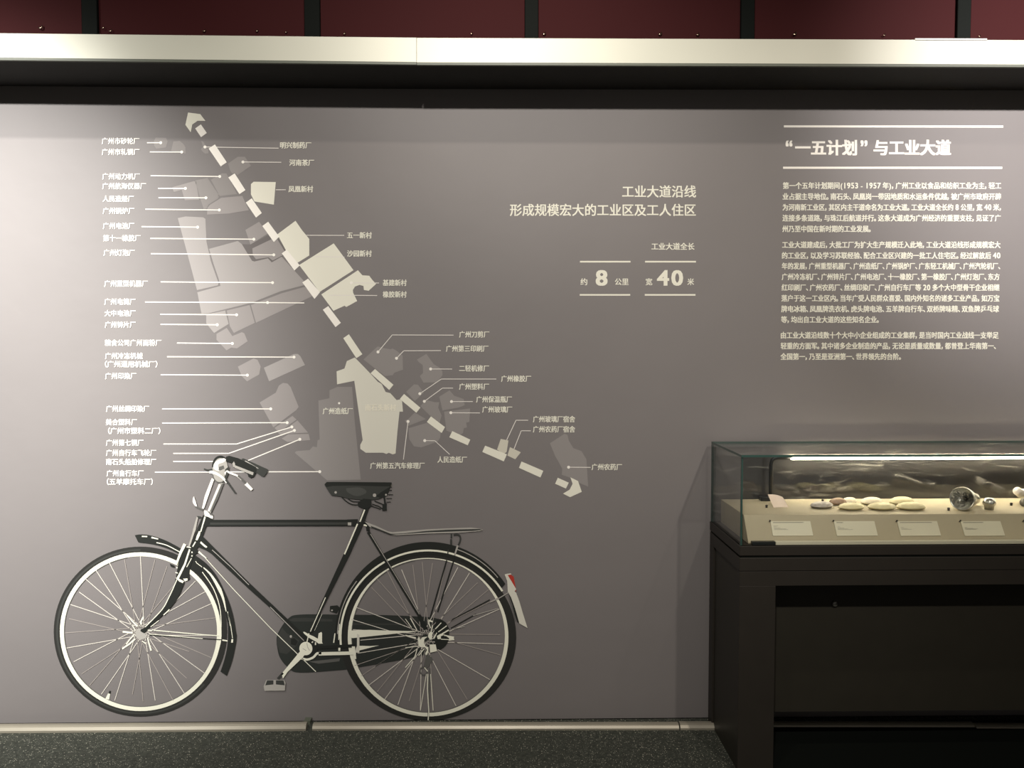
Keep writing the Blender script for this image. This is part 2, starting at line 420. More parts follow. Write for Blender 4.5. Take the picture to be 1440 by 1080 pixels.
# ------------------------------------------------------------------ printed map
z1 = Zm(130, 140, 4.5); z2 = Zm(130, 370, 4.5); z3 = Zm(370, 290, 4.5); z4 = Zm(130, 540, 4.5); z5 = Zm(410, 460, 4.5); z6 = Zm(600, 500, 4.8)
mp = thing('wall_map', P(480, 700, 0), 'printed factory map on the grey wall with dashed white avenue and grey plots', 'map')
grey_regions = [
 (z1((390,262),(400,240),(465,242),(476,265),(465,303),(405,312),(390,290)), 'region_b'),
 (z1((512,265),(552,262),(575,280),(588,300),(590,342),(498,325)), 'region_b'),
 (z1((688,262),(702,266),(710,280),(735,320),(735,340),(712,342),(698,330),(686,315),(700,295)), 'region_b'),
 (z1((858,405),(920,362),(965,362),(1003,420),(918,478),(900,465),(885,470),(870,445)), 'region_b'),
 (z1((505,555),(640,517),(655,520),(675,635),(585,637),(565,572),(515,585)), 'region'),
 (z1((650,512),(728,496),(805,612),(790,630),(735,665),(722,690),(705,695),(680,620)), 'region_b'),
 (z1((750,508),(820,467),(848,468),(915,598),(800,612),(795,590)), 'region_b'),
 (z1((725,728),(728,685),(745,665),(815,622),(948,610),(990,700),(860,722)), 'region'),
 ([(250,306.7),(261,304.4),(285.6,305.6),(288.9,307.8),(290.4,340),(296.5,367),(307.4,398.2),(306.5,401.3),(277,408),(267,370)], 'region_c'),
 (z1((968,825),(1055,773),(1110,848),(1000,917)), 'region'),
 ([(294,350),(334.4,338.9),(340,343.3),(354.4,366.7),(357.8,367.8),(376.7,363.3),(382.2,368.9),(396,361),(414.4,381),(430,398),(427.8,401),(394.4,409.6),(354.4,425.6),(293.3,440.7),(283.3,441),(277.5,411),(310,402),(307.5,392),(300,370)], 'region_c'),
 ([(352.9,428.9),(396.7,412.2),(428.9,403.3),(441,415.6),(360,454)], 'region'),
 (z2((850,300),(995,265),(1028,378),(895,442),(870,400)), 'region'),
 (z2((720,325),(840,300),(862,385),(770,442),(735,400),(720,380)), 'region_c'),
 (z2((785,448),(850,410),(885,462),(945,437),(962,445),(982,495),(915,540),(880,535),(848,552),(785,485)), 'region'),
 (z2((920,655),(1020,603),(1045,612),(1065,655),(1055,705),(978,748),(945,715)), 'region'),
 (z2((1085,662),(1275,575),(1300,575),(1315,588),(1345,645),(1118,748)), 'region_c'),
 (z2((1058,882),(1160,820),(1180,775),(1205,758),(1235,762),(1255,785),(1305,910),(1290,930),(1145,1040)), 'region'),
 (z4((1152,278),(1265,202),(1292,225),(1200,292),(1172,298)), 'region'),
 (z4((1172,305),(1200,300),(1297,230),(1365,308),(1215,315),(1195,330)), 'region'),
 (z4((1197,345),(1240,318),(1368,316),(1378,355),(1235,367)), 'region'),
 (z5((240,400),(290,378),(383,378),(400,600),(438,965),(225,970),(20,795),(30,785),(115,778),(135,755),(160,760),(165,715),(178,712),(170,465),(240,450)), 'region_b'),
 (z5((455,205),(545,122),(580,132),(625,140),(640,135),(665,150),(703,180),(705,270),(650,290),(640,305),(590,310)), 'region_b'),
 (z5((793,205),(853,170),(900,235),(935,255),(955,280),(955,305),(920,350),(835,352),(812,310),(832,290),(830,240),(805,222)), 'region_b'),
 (z5((725,410),(775,362),(800,365),(838,415),(780,468)), 'region_b'),
 (z5((815,500),(850,460),(905,475),(935,475),(928,510),(950,560),(935,610),(870,555)), 'region_b'),
 (z5((935,440),(1000,400),(1030,435),(1090,455),(1095,495),(1055,510),(955,528)), 'region_b'),
 (z5((965,535),(1130,515),(1125,600),(1105,605),(1110,635),(1090,640),(1085,670),(1060,690),(980,655)), 'region_b'),
 (z5((715,590),(735,585),(780,540),(850,582),(740,625)), 'region_b'),
 (z5((740,640),(860,605),(945,660),(940,700),(925,725),(820,762),(775,755),(745,710)), 'region_b'),
 (z6((832,592),(930,528),(950,535),(960,575),(990,625),(1045,645),(1078,700),(1090,885),(1030,860),(970,825),(912,805),(915,765),(880,700),(868,680)), 'region_b'),
]
poly('plot_outline', z1((945,915),(1000,917),(1125,850),(1165,865),(1225,950),(1218,985),(1140,1030),(1120,1030),(1110,1010),(1030,1025),(1010,1020)), 'outline', 1, mp)
for i, (pts, m) in enumerate(grey_regions): poly('map_plot', pts, m, 2, mp)
poly('map_plot', z1((1012,942),(1162,870),(1225,975),(1140,1018),(1115,998),(1035,1010),(1015,985)), 'region', 2, mp)
whites = [
 (z1((1003,535),(1020,520),(1160,522),(1148,665),(1025,645),(1003,600)), 'cream'),
 (z3((90,178),(205,92),(245,150),(292,207),(292,312),(222,355),(210,365),(145,280)), 'cream'),
 (z3((228,372),(447,235),(572,405),(357,543)), 'cream'),
 (z3((368,558),(600,405),(628,437),(672,440),(690,465),(715,492),(668,535),(638,530),(635,505),(610,498),(582,508),(568,530),(570,548),(595,600),(527,638),(515,630),(445,662)), 'cream'),
 (z5((400,192),(500,295),(545,345),(570,360),(595,410),(625,418),(665,462),(698,455),(705,535),(683,535),(670,660),(658,800),(640,805),(615,795),(600,803),(580,795),(470,795),(435,770),(435,745),(450,715),(397,340),(288,362),(285,280),(335,262),(350,215)), 'cream2'),
 (z6((500,563),(552,573),(540,650),(520,665),(475,635)), 'palebeige'),
 (z6((562,618),(636,653),(598,700),(545,675)), 'palebeige'),
]
for pts, m in whites:
    tag(poly('housing_plot', pts, m, 3, mp), 'cream white housing plot')
dashes = [z1((650,183),(686,157),(724,212),(687,238)), z1((735,310),(775,284),(850,397),(812,423)), z1((860,493),(900,467),(968,573),(930,598)),
 z1((970,652),(1008,625),(1072,718),(1035,747)), z1((1075,800),(1112,773),(1182,868),(1148,902)), z3((118,298),(150,275),(232,375),(198,407)),
 z3((248,482),(285,458),(360,545),(325,587)), z3((378,655),(412,632),(492,738),(458,765)), z3((507,835),(543,810),(628,937),(590,962)),
 z5((500,292),(528,265),(645,365),(618,398)), z5((685,455),(712,423),(815,510),(790,542)), z5((856,600),(882,565),(971,633),(950,670)),
 z5((998,697),(1017,658),(1131,712),(1115,748)), z5((1207,790),(1225,750),(1363,805),(1343,850)), z6((623,758),(640,715),(787,778),(768,823)),
 z6((867,865),(885,825),(959,858),(940,898))]
for k, d in enumerate(dashes): poly('road_dash', d, 'white' if k < 8 else 'cream', 5, mp)
poly('arrowhead', z1((605,82),(682,92),(715,135),(665,135),(632,158),(622,207),(588,160)), 'cream', 5, mp)
poly('arrowhead', z6((970,822),(1022,847),(1047,920),(968,956),(920,932),(965,905),(985,865)), 'cream', 5, mp)
# captions: (text, x0, x1, yc, leader points, dot index or None)
cap = [
 ('广州市砂轮厂',143,196,198.4,[(206.7,200.7),(226,200.7)],-1), ('广州市轧钢厂',143,196.3,213.8,[(210.7,213.6),(255.5,213.8)],-1),
 ('广州动力机厂',143.8,196.7,248.2,[(211.8,247.1),(309,248.2)],-1), ('广州航海仪器厂',143.8,205.5,261.8,[(222.2,264.9),(260.7,265)],-1),
 ('人民造船厂',144.4,188.4,279.6,[(222.9,278),(289.6,278.2)],-1), ('广州锅炉厂',144.4,189,296.7,[(204.4,294.2),(308.4,295.3)],-1),
 ('广州电池厂',144.7,189,317.8,[(199,318.7),(277.8,319.5)],-1), ('第十一橡胶厂',145,198,335,[(211.3,335.3),(357,336.4)],-1),
 ('广州灯泡厂',145.5,189.5,355.5,[(212.2,356.7),(385,358.4)],-1), ('广州重型机器厂',146.5,207.8,399,[(226,396.4),(383.3,397.5)],-1),
 ('广州电筒厂',146.7,190.7,424.4,[(204,424.7),(376.2,425.5),(427.8,426)],1), ('大中电池厂',147,190.7,440.7,[(225.3,442),(332.7,442.7)],-1),
 ('广州锌片厂',147.3,190.7,456.7,[(225.8,456.2),(305.5,456.7)],-1), ('粮食公司广州面粉厂',147.3,227,482.2,[(248.9,482.4),(326.7,483)],-1),
 ('广州冷冻机械',147.8,200.7,500.7,[(235,501.6),(413.5,502.2)],-1), ('（广州通用机械厂）',147.6,221.5,512.2,None,None),
 ('广州印染厂',147.8,191.8,528.9,[(226,527),(347.8,527.6)],-1), ('广州丝绸印染厂',149,210,575,[(228,575),(380.7,575)],-1),
 ('美合塑料厂',148.7,192.7,593.8,[(228,594.9),(403.8,594.4)],-1), ('（广州市塑料二厂）',152,225.6,606,None,None),
 ('广州第七铜厂',149,201.8,622.7,[(229.8,624.4),(332.7,624.4),(410.4,600.4)],-1), ('广州自行车飞轮厂',149,219.6,637,[(243.6,637.6),(321.6,637.6),(414,605.3)],-1),
 ('南石头船舶修理厂',149,219.6,649.6,[(243.6,648.9),(345.6,648.9),(421.6,617.8)],-1), ('广州自行车厂',149.8,202,665.8,[(217.8,664),(449.6,663.3)],-1),
 ('（五羊摩托车厂）',150.2,215,677.6,None,None),
 ('明兴制药厂',393.8,437.8,204.4,[(391.8,208.4),(288.2,206.7)],-1), ('河南茶厂',406.7,441.8,228.9,[(395.6,228.2),(341.6,227.8)],-1),
 ('凤凰新村',405.6,440.4,266,[(401.8,266.9),(387.8,266.9)],None), ('五一新村',488,523,331,[(484,331),(431,330.9)],None),
 ('沙园新村',488,522.9,356.7,[(484.4,361.6),(443,360.7)],None), ('基建新村',538.2,572,397.8,[(532.9,398),(494,397.6)],-1),
 ('橡胶新村',538.2,572,414.2,[(530.4,415.6),(463.3,415)],None),
 ('广州刀剪厂',645.6,688.2,470.4,[(637.8,471.3),(551.6,471),(531.6,494.9)],-1), ('广州第三印刷厂',627,687,490.4,[(620,493),(567.8,493.3),(557.6,503.8)],-1),
 ('二轻机修厂',645.6,687.8,518.2,[(635.8,519),(605.6,518.9)],-1), ('广州橡胶厂',704.6,747,532.7,[(697.8,533),(620.7,533),(590.4,553.6)],-1),
 ('广州塑料厂',645.6,687.8,543.8,[(637,545.8),(622.2,545.8),(596.7,564.4)],-1), ('广州保温瓶厂',669.6,720,561.8,[(665,564.7),(634.9,564.7)],-1),
 ('广州玻璃厂',678,720.4,576,[(674.9,580.7),(634,580.4)],-1), ('广州玻璃厂宿舍',749.4,808.8,589.6,[(742.7,591),(725.6,591),(712.5,618.8)],None),
 ('广州农药厂宿舍',749.4,808.8,603.8,[(746.5,605.8),(732.9,605.8),(722.9,631.3)],None), ('广州农药厂',831.9,874.8,656.9,[(830.6,657.3),(799.6,657)],-1),
 ('人民造纸厂',615,656.9,646.5,[(632.2,638.9),(611.6,619.8),(597.3,619.6)],-1), ('广州第五汽车修理厂',520.4,597.3,655,[(567.3,646.2),(573.8,592.7)],-1),
 ('广州造纸厂',453.8,496.2,578.2,None,None),
]
for s, x0, x1, yc, ln, dot in cap:
    pc = text('caption', s, x0, x1, yc, 8.6, 'white' if x0 < 300 else 'cream', 6, mp, bold=.029)
    pc['label'] = 'small white lettering ' + s
    if ln:
        wd = 1.45 if x0 < 300 else 1.0
        segs = [([ln[i], ln[i+1]], wd) for i in range(len(ln)-1)]
        lo = strokes('leader_line', segs, 'white' if x0 < 300 else 'line', 4, mp)
        if dot is not None:
            q = ln[dot]; disc('leader_dot', q[0], q[1], 2.1, 2.1, 'white', 4.5, lo, 12)
disc('leader_dot', 476.9, 567, 1.6, 1.6, 'white', 4.5, mp, 12)
tag(text('caption', '南石头新村', 513.3, 557, 573.3, 8.6, 'ghost', 6, mp, bold=.03), 'pale lettering 南石头新村 barely showing on the cream plot')

# ------------------------------------------------------------------ printed lettering on the wall
hd = thing('wall_heading', P(979, 304), 'two-line Chinese heading in the middle of the grey wall', 'lettering')
text('text_line', '工业大道沿线', 874.9, 978.9, 269.6, 16.4, 'cream', 3, hd, bold=.018)
text('text_line', '形成规模宏大的工业区及工人住区', 717, 978.6, 295.6, 16.4, 'cream', 3, hd, bold=.018)
sb = thing('wall_subheading', P(946, 351), 'small line of lettering right above the number 40', 'lettering')
text('text_line', '工业大道全长', 916, 976.7, 346.7, 9.4, 'cream', 3, sb, bold=.026)
g8 = thing('length_figure', P(851, 414), 'lettering with the single big digit 8, left of the 40, between two short rules', 'lettering')
stroke('rule', [(815.6, 368), (886.7, 368)], 2.3, 'cream', 3, g8); stroke('rule', [(815.3, 414.7), (886.2, 414.7)], 2.3, 'cream', 3, g8)
text('character', '约', 816.2, 826, 396.4, 9.2, 'cream', 3, g8); textfit('numeral', '8', 837.6, 854.4, 379.7, 402, 'cream', 3, g8, .035)
text('character', '公里', 864.6, 884, 396.4, 9.2, 'cream', 3, g8)
g4 = thing('width_figure', P(942, 414), 'lettering with the two big digits 40 under the small subheading', 'lettering')
stroke('rule', [(907.1, 368), (978.7, 368)], 2.3, 'cream', 3, g4); stroke('rule', [(906.7, 414.7), (978, 414.7)], 2.3, 'cream', 3, g4)
text('character', '宽', 907.8, 917.4, 396.4, 9.2, 'cream', 3, g4); textfit('numeral', '40', 923.8, 960.6, 379.7, 402, 'cream', 3, g4, .035)
text('character', '米', 966.6, 976, 396.4, 9.2, 'cream', 3, g4)
tt = thing('wall_title', P(1255, 237), 'large Chinese title between two long white rules, top right of the wall', 'lettering')
stroke('rule', [(1102.3, 177.7), (1410.8, 178)], 3.0, 'white', 3, tt); stroke('rule', [(1101.2, 235.9), (1409.4, 236)], 3.0, 'white', 3, tt)
textfit('quotation_mark', '“', 1104.7, 1114.4, 197.2, 206.2, 'white', 3, tt); textfit('quotation_mark', '”', 1210, 1220, 197.2, 206.2, 'white', 3, tt)
text('title_text', '一五计划', 1118, 1205.3, 208, 20.6, 'white', 3, tt, bold=.042); text('title_text', '与工业大道', 1228.2, 1337.6, 208, 20.6, 'white', 3, tt, bold=.042)
PARA = [
 ('first', 'uppermost paragraph of small lettering under the title, beginning with 第一个五年计划', [
  ('第一个五年计划期间(1953 - 1957 年)，广州工业以食品和纺织工业为主，轻工', 1100.8, 1408, 261.2), ('业占据主导地位。南石头、凤凰岗一带因地质和水运条件优越，被广州市政府开辟', 1100.5, 1408, 276.5),
  ('为河南新工业区，其区内主干道命名为工业大道。工业大道全长约 8 公里，宽 40 米，', 1100.4, 1407.5, 291.7), ('连接多条道路，与珠江后航道并行。这条大道成为广州经济的重要支柱，见证了广', 1100.2, 1407.4, 306.8),
  ('州乃至中国在新时期的工业发展。', 1100, 1224.4, 322)]),
 ('second', 'long middle paragraph of small lettering, seven lines, beginning with 工业大道建成后', [
  ('工业大道建成后，大批工厂为扩大生产规模迁入此地，工业大道沿线形成规模宏大', 1099.8, 1407, 344.4), ('的工业区，以及学习苏联经验、配合工业区兴建的一批工人住宅区。经过解放后 40', 1099.6, 1406.8, 359.5),
  ('年的发展，广州重型机器厂、广州造纸厂、广州锅炉厂、广东轻工机械厂、广州汽轮机厂、', 1099.4, 1406.6, 374.3), ('广州冷冻机厂、广州锌片厂、广州电池厂、十一橡胶厂、第一橡胶厂、广州灯泡厂、东方', 1099.3, 1405.7, 389.4),
  ('红印刷厂、广州农药厂、丝绸印染厂、广州自行车厂等 20 多个大中型骨干企业相继', 1099, 1405.6, 404.5), ('落户于这一工业区内。当年广受人民群众喜爱、国内外知名的诸多工业产品，如万宝', 1098.7, 1405.4, 419.6),
  ('牌电冰箱、凤凰牌洗衣机、虎头牌电池、五羊牌自行车、双桥牌味精、双鱼牌乒乓球', 1098.5, 1405, 434.6), ('等，均出自工业大道的这些知名企业。', 1098.3, 1235.8, 449.6)]),
 ('third', 'lowest paragraph of small lettering, three lines above the glass case', [
  ('由工业大道沿线数十个大中小企业组成的工业集群，是当时国内工业战线一支举足', 1098, 1404.4, 471.6), ('轻重的方面军。其中诸多企业制造的产品，无论是质量或数量，都曾登上华南第一、', 1097.8, 1400.5, 486.6),
  ('全国第一，乃至是亚洲第一、世界领先的台阶。', 1097.5, 1267, 501.6)])]
for _, lab, lines in PARA:
    ls = lines[-1]; pt = thing('wall_paragraph', P(1250, ls[3]+6), lab, 'lettering', 'paragraphs of wall text')
    for s, x0, x1, yc in lines: text('text_line', s, x0, x1, yc, 9.0, 'cream', 3, pt, bold=.034)

# ------------------------------------------------------------------ printed bicycle
A_ = Zm(60, 620, 4); B_ = Zm(60, 800, 4); C_ = Zm(380, 640, 3.7895); D_ = Zm(380, 800, 3.7895)
E_ = Zm(230, 630, 9); F_ = Zm(230, 740, 12); G_ = Zm(150, 840, 12); H_ = Zm(380, 840, 10.286); I_ = Zm(570, 860, 10.8); J_ = Zm(440, 660, 9); K_ = Zm(600, 730, 6.75)
bk = thing('printed_bicycle', P(400, 1012), 'flat life-size black bicycle picture printed low on the grey wall', 'bicycle picture')
# chain case first (behind everything)
L0 = 8
cc = poly('chain_case', smoothpts(D_((34,400),(40,345),(95,265),(165,243),(400,244),(600,246),(760,252)), 5)+smoothpts(D_((760,252),(880,262),(935,300),(955,350),(935,410),(885,440),(830,455)), 4)+D_((700,485),(400,537))+smoothpts(D_((400,537),(160,553),(95,525),(50,470),(34,400)), 5)[:-1], 'case', L0, bk)
poly('case_highlight', H_((270,330),(330,300),(520,295),(900,318),(900,350),(330,350)), 'bk2', L0+.5, cc)
poly('case_highlight', D_((440,288),(700,292),(720,298),(440,300)), 'bk2', L0+.5, cc)
poly('case_highlight', H_((560,930),(1010,880),(1000,925),(700,960)), 'grey', L0+.5, cc)
poly('case_highlight', H_((95,660),(110,560),(170,440),(240,520),(420,620),(380,700),(240,820),(140,800)), 'bk2', L0+.5, cc)
poly('case_highlight', H_((300,600),(350,590),(400,640),(370,700),(300,680)), 'bk', L0+.8, cc)
disc('case_rivet', 409, 895, 1.6, 2, 'lgrey', L0+1, cc, 10)

def wheel(cx, cy, tx, ty, rx, ry, tm, spk, hubp, lay, rimw=4.6, rimh=None, up=0):
    rimh = rimh or rimw
    ty_ = ring('wheel', cx, cy, tx, ty, rx-1, ry-1, tm, lay, bk)
    ring('rim', cx, cy, rx, ry, rx-rimw, ry-rimh, 'bcream', lay+1, ty_, dc=(0, -up))
    ring('rim_edge', cx, cy-up, rx-rimw, ry-rimh, rx-rimw-1.0, ry-rimh-1.0, 'grey', lay+1, ty_, 100, 330)
    for i, (p, t, br) in enumerate(spk):
        # tangential start on the hub flange
        a = math.atan2(-(p[1]-hubp[1]), p[0]-hubp[0])+(1.25 if i % 2 else -1.25)
        q = (hubp[0]+5.5*math.cos(a), hubp[1]-5.5*math.sin(a))
        stroke('spoke', [q, p], .95 if br else .8, 'spokea' if br else 'spokeb', lay+1.5, ty_)
    return ty_
fs = [(p, 0, b) for p, b in zip(A_((550,650),(632,668),(700,705),(460,665),(375,685),(300,728),(243,778),(205,850),(155,920),(148,1000))+
      B_((125,360),(135,445),(175,522),(220,590),(265,655),(330,705),(405,740),(505,705),(565,745),(633,740),(735,742),(800,705),(810,615),(915,590),(825,465),(950,500),(985,375),(975,275),(950,195),(915,128),(860,68),(800,20)),
      (1,0,0,0,1,1,1,1,1,0, 0,1,1,0,0,1,1,0,0,1,0,1,0,1,0,0,1,0,1,1,1,0))]
fw = wheel(197.5, 888.3, 122, 119.6, 113.3, 111.6, 'tyre', fs, (197.5, 888), 6, rimw=5.6)
fw['label'] = 'front wheel with cream rim'
ring('tyre_highlight', 197.5, 888.3, 118.5, 116, 115.8, 113.5, 'bk2', 6.5, fw, 90, 320)
# front hub
poly('hub', G_((490,560),(530,520),(600,530),(640,600),(680,660),(660,690),(570,720),(510,690),(490,640)), 'lgrey', 9, fw)
strokes('hub_wire', [(G_((580,460),(580,400),(620,330)), 2.2), (G_((440,600),(270,580)), 2.6), (G_((520,490),(430,400),(340,300)), 2.4, 1), (G_((480,560),(440,480)), 1.2),
     (G_((470,620),(400,700),(330,790)), 1.6), (G_((480,700),(380,790),(260,870)), 2.2), (G_((690,680),(720,800),(750,900)), 1.6, 2.4), (G_((600,740),(660,780)), 1.4), (G_((620,540),(760,560),(780,540)), 1.4)], 'bcream', 9.2, fw)
poly('valve', F_((0,0),(1,0),(0,1)) and B_((352,732),(368,700),(380,700),(374,735)), 'bcream', 9.5, fw); poly('valve_cap', B_((370,702),(374,686),(383,686),(381,702)), 'bk', 9.6, fw)
# front mudguard
fm_ = poly('front_mudguard', A_((518,530))+smoothpts(A_((545,526),(600,530),(680,555),(760,595),(810,628)), 4)+smoothpts(A_((790,648),(700,605),(620,582),(538,571)), 4), 'bk', 12, bk)
strokes('mudguard_highlight', [(A_((558,537),(588,538)), 1.6), (A_((612,543),(650,552)), 2.2, 1.4), (smoothpts(A_((640,572),(700,588),(780,630)), 4), 1.2)], 'bcream', 12.3, fm_)
rear_out = smoothpts(A_((838,628),(868,650),(920,690),(975,755),(1022,845),(1055,925),(1075,1000),(1088,1080))+B_((1091,380),(1085,430),(1065,520),(1035,602)), 4)
rear_in = smoothpts(B_((1000,578),(1025,500),(1040,420),(1042,330))+A_((1036,1010),(1015,930),(975,850),(920,785),(870,745),(805,712)), 4)
fm2 = poly('front_mudguard', rear_out+rear_in, 'bk', 12, bk)
strokes('mudguard_highlight', [(smoothpts([(286,798),(295,806.5),(302,816.5),(309,829)], 4), 1.2, 5.0), (smoothpts([(309,829),(314,842),(318,860)], 4), 5.0, 1.0)], 'bcream', 12.4, fm2)
strokes('mudguard_highlight', [(F_((540,590),(560,620),(650,690)), .9), ([(320,860),(324.5,880),(327,897.5)], .9), (smoothpts(B_((1042,250),(1052,300),(1055,320)), 3), 1), (smoothpts(A_((898,738),(960,830),(995,930),(1003,1010))+B_((1003,330),(1002,400),(985,470)), 3), 1.2)], 'bcream', 12.4, fm2)
strokes('mudguard_stay', [(B_((600,372),(1060,402)), 1.2)], 'bk', 12.6, fm2); strokes('mudguard_stay', [(B_((625,345),(900,370),(990,376)), 1.3), (B_((600,366),(900,392)), .9), (B_((1010,400),(1040,405)), 1.8)], 'bcream', 12.7, fm2)
poly('reflector_tab', B_((1062,395),(1072,395),(1070,415),(1060,415)), 'bcream', 12.8, fm2)

# rear wheel
rs = [(p, 0, b) for p, b in zip(C_((570,660),(540,705),(455,810),(432,875),(440,930),(620,610),(700,610),(760,585),(810,570),(865,575),(935,580),(1000,598),(1062,628),(1105,680),(1165,715),(1215,760),(1222,820))+
      D_((1225,350),(1240,400),(1230,460),(1170,590),(1050,695),(990,730),(870,755),(800,755),(740,705),(680,725),(610,695),(570,655),(525,620),(485,570),(450,515),(560,520),(465,450),(480,380)),
      (0,0,1,1,1,0,1,0,0,0,0,1,1,0,0,0,1, 0,1,0,1,0,1,0,1,0,1,1,0,1,0,0,1,1,1,1))]
rw = wheel(602, 896, 124, 117.3, 113, 111.5, 'tyre', rs, (598, 897), 10, rimw=5.0, rimh=3.3, up=1.9)
rw['label'] = 'rear wheel with cream rim'
# cassette, hub and dropout at the rear
ch_ = poly('sprocket', I_((480,110),(540,115),(620,170),(665,260),(668,400),(640,480),(560,560),(480,580),(450,480),(440,250)), 'bk', 13, rw)
strokes('hub_wire', [(I_((0,320),(170,300)), .9), (I_((0,360),(160,400)), 1.6), (I_((0,550),(190,525)), 1.1), (I_((75,100),(180,290)), 1.0), (I_((0,110),(95,245)), .9), (I_((180,560),(150,680),(80,760),(0,850)), 1.1),
     (I_((290,560),(200,670)), 1.3), (I_((455,265),(545,170)), 1.3), (I_((500,310),(630,215)), 1.3), (I_((430,410),(480,320)), 2.2, 1), (I_((540,350),(660,280)), 1.8), (I_((590,360),(740,390)), 1.6), (I_((540,420),(740,430)), 1.0), (I_((345,130),(380,250)), 1.4), (I_((415,210),(395,310)), 1.2), (I_((345,130),(415,155)), 2.2)], 'bcream', 13.6, rw)
poly('hub', I_((190,400),(210,380),(225,430),(260,390),(340,380),(290,420),(280,480),(310,530),(350,540),(350,610),(320,680),(300,640),(330,580),(300,545),(240,540),(200,520)), 'bcream', 13.8, rw)
poly('hub', I_((355,330),(390,300),(412,320),(405,415),(375,425),(345,385)), 'bcream', 13.8, rw); poly('hub', I_((480,370),(530,340),(600,350),(540,375),(540,415),(490,420)), 'bcream', 13.8, rw)
poly('hub', I_((620,370),(730,385),(745,430),(660,440),(665,405)), 'bcream', 13.8, rw)
poly('axle_nut', I_((370,500),(460,498),(482,600),(380,625)), 'bcream', 14, rw)
poly('bracket', I_((320,650),(400,690),(420,740),(360,830),(330,860),(280,820)), 'grey', 13.8, rw)
ring('bracket_ring', 595.8, 943.5, 5.8, 6.5, 4, 4.6, 'grey', 14, rw, n=24)
strokes('kickstand', [(I_((370,860),(370,960))+D_((848,600),(842,810)), 2.2)], 'grey', 14, rw); strokes('kickstand', [(D_((840,560),(838,640),(845,760),(841,812)), 1.3), (D_((832,560),(800,755)), .8), (D_((854,560),(868,755)), .8), (I_((290,850),(340,910)), 1.2)], 'bcream', 14.3, rw)
# rear mudguard with its two cream lines
rm_ = ring('rear_mudguard', 602, 896, 131, 134, 119.5, 115.5, 'bk', 14, bk, 34, 184, 80, dc=(0, 0))
ring('mudguard_stripe', 602, 896, 124.6, 123.2, 121.8, 120.6, 'bcream', 14.4, rm_, 32, 186, 80)
ring('mudguard_highlight', 602, 896, 128.5, 130.8, 127.6, 129.6, 'lgrey', 14.6, rm_, 40, 72, 40)
ring('mudguard_highlight', 602, 896, 128, 128.5, 126.8, 127.6, 'lgrey', 14.6, rm_, 142, 178, 40)
strokes('mudguard_highlight', [(C_((370,900),(365,985)), 1.3), (C_((345,950),(338,1000)), 1.6)], 'bcream', 14.8, rm_)
poly('tail_light', K_((765,530),(795,525),(825,545),(845,650),(850,690),(800,640)), 'red', 16, rm_)
poly('tail_flap', K_((740,525),(765,518),(800,515),(805,525),(770,532),(850,665),(835,685),(850,700),(880,780),(915,900),(958,1035),(880,990),(840,850),(800,740),(770,690),(765,590)), 'cream2', 16.2, rm_)
poly('mudguard_tail', K_((775,705),(800,740),(840,850),(880,985),(860,975),(835,900),(810,800)), 'bk', 16, rm_)
poly('mudguard_tail', K_((770,720),(790,760),(830,880),(845,965),(838,970),(820,880)), 'grey', 15.8, rm_)
# frame tubes
def tb(name, a, b, wd, hi=None, lay=18, m='bk', off=-.2, hw=.16):
    o = stroke(name, [a, b], wd, m, lay, bk)
    if hi:
        dx, dy = b[0]-a[0], b[1]-a[1]; q = math.hypot(dx, dy); nx, ny = -dy/q*wd*off, dx/q*wd*off
        stroke('highlight', [(a[0]+nx+dx*.03, a[1]+ny+dy*.03), (b[0]+nx-dx*.03, b[1]+ny-dy*.03)], wd*hw, hi, lay+.4, o)
    return o
tb('top_tube', (289, 735.5), (502, 735.2), 9, 'bk2', off=.1, hw=.35)
poly('lug', J_((430,635),(570,630),(560,720),(500,720),(500,665),(440,665)), 'bk', 18.5, bk); poly('lug_band', J_((442,672),(485,672),(485,710),(442,710)), 'lgrey', 18.8, bk)
dt = poly('down_tube', F_((640,190),(670,180),(1440,950))+C_((210,985),(188,1005),(0,815))+F_((1440,1060),(800,460),(700,400),(560,340),(540,250)), 'bk', 18, bk)
strokes('highlight', [(F_((820,400),(1150,700),(1440,990)), .9), (H_((0,140),(490,630)), 1.1)], 'lgrey', 18.4, dt)
poly('highlight', F_((590,260),(630,255),(740,350),(720,365),(690,350)), 'bcream', 18.5, dt)
stt = poly('seat_tube', J_((640,495),(715,480),(655,665),(470,1075))+H_((740,200),(610,505),(560,520),(720,120))+J_((385,1080),(575,670)), 'bk', 19, bk)
strokes('highlight', [(J_((655,510),(595,665)), 2.0), (J_((565,690),(400,1075)), 1.9), (H_((800,0),(580,495)), 1.2), (H_((750,240),(640,480)), .5)], 'bcream', 19.3, stt)
strokes('seat_clamp', [(J_((610,650),(690,700),(700,780)), 7, 5)], 'bk', 19.4, bk); poly('clamp_bolt', J_((640,700),(660,695),(685,710),(680,725),(645,715)), 'bcream', 19.6, bk)
tb('seat_stay', J_((700,790))[0], (591, 868), 4.4, 'lgrey', 18, off=-.25, hw=.2)
strokes('seat_stay', [(C_((795,860),(830,930)), 6)], 'bk', 13.2, bk)
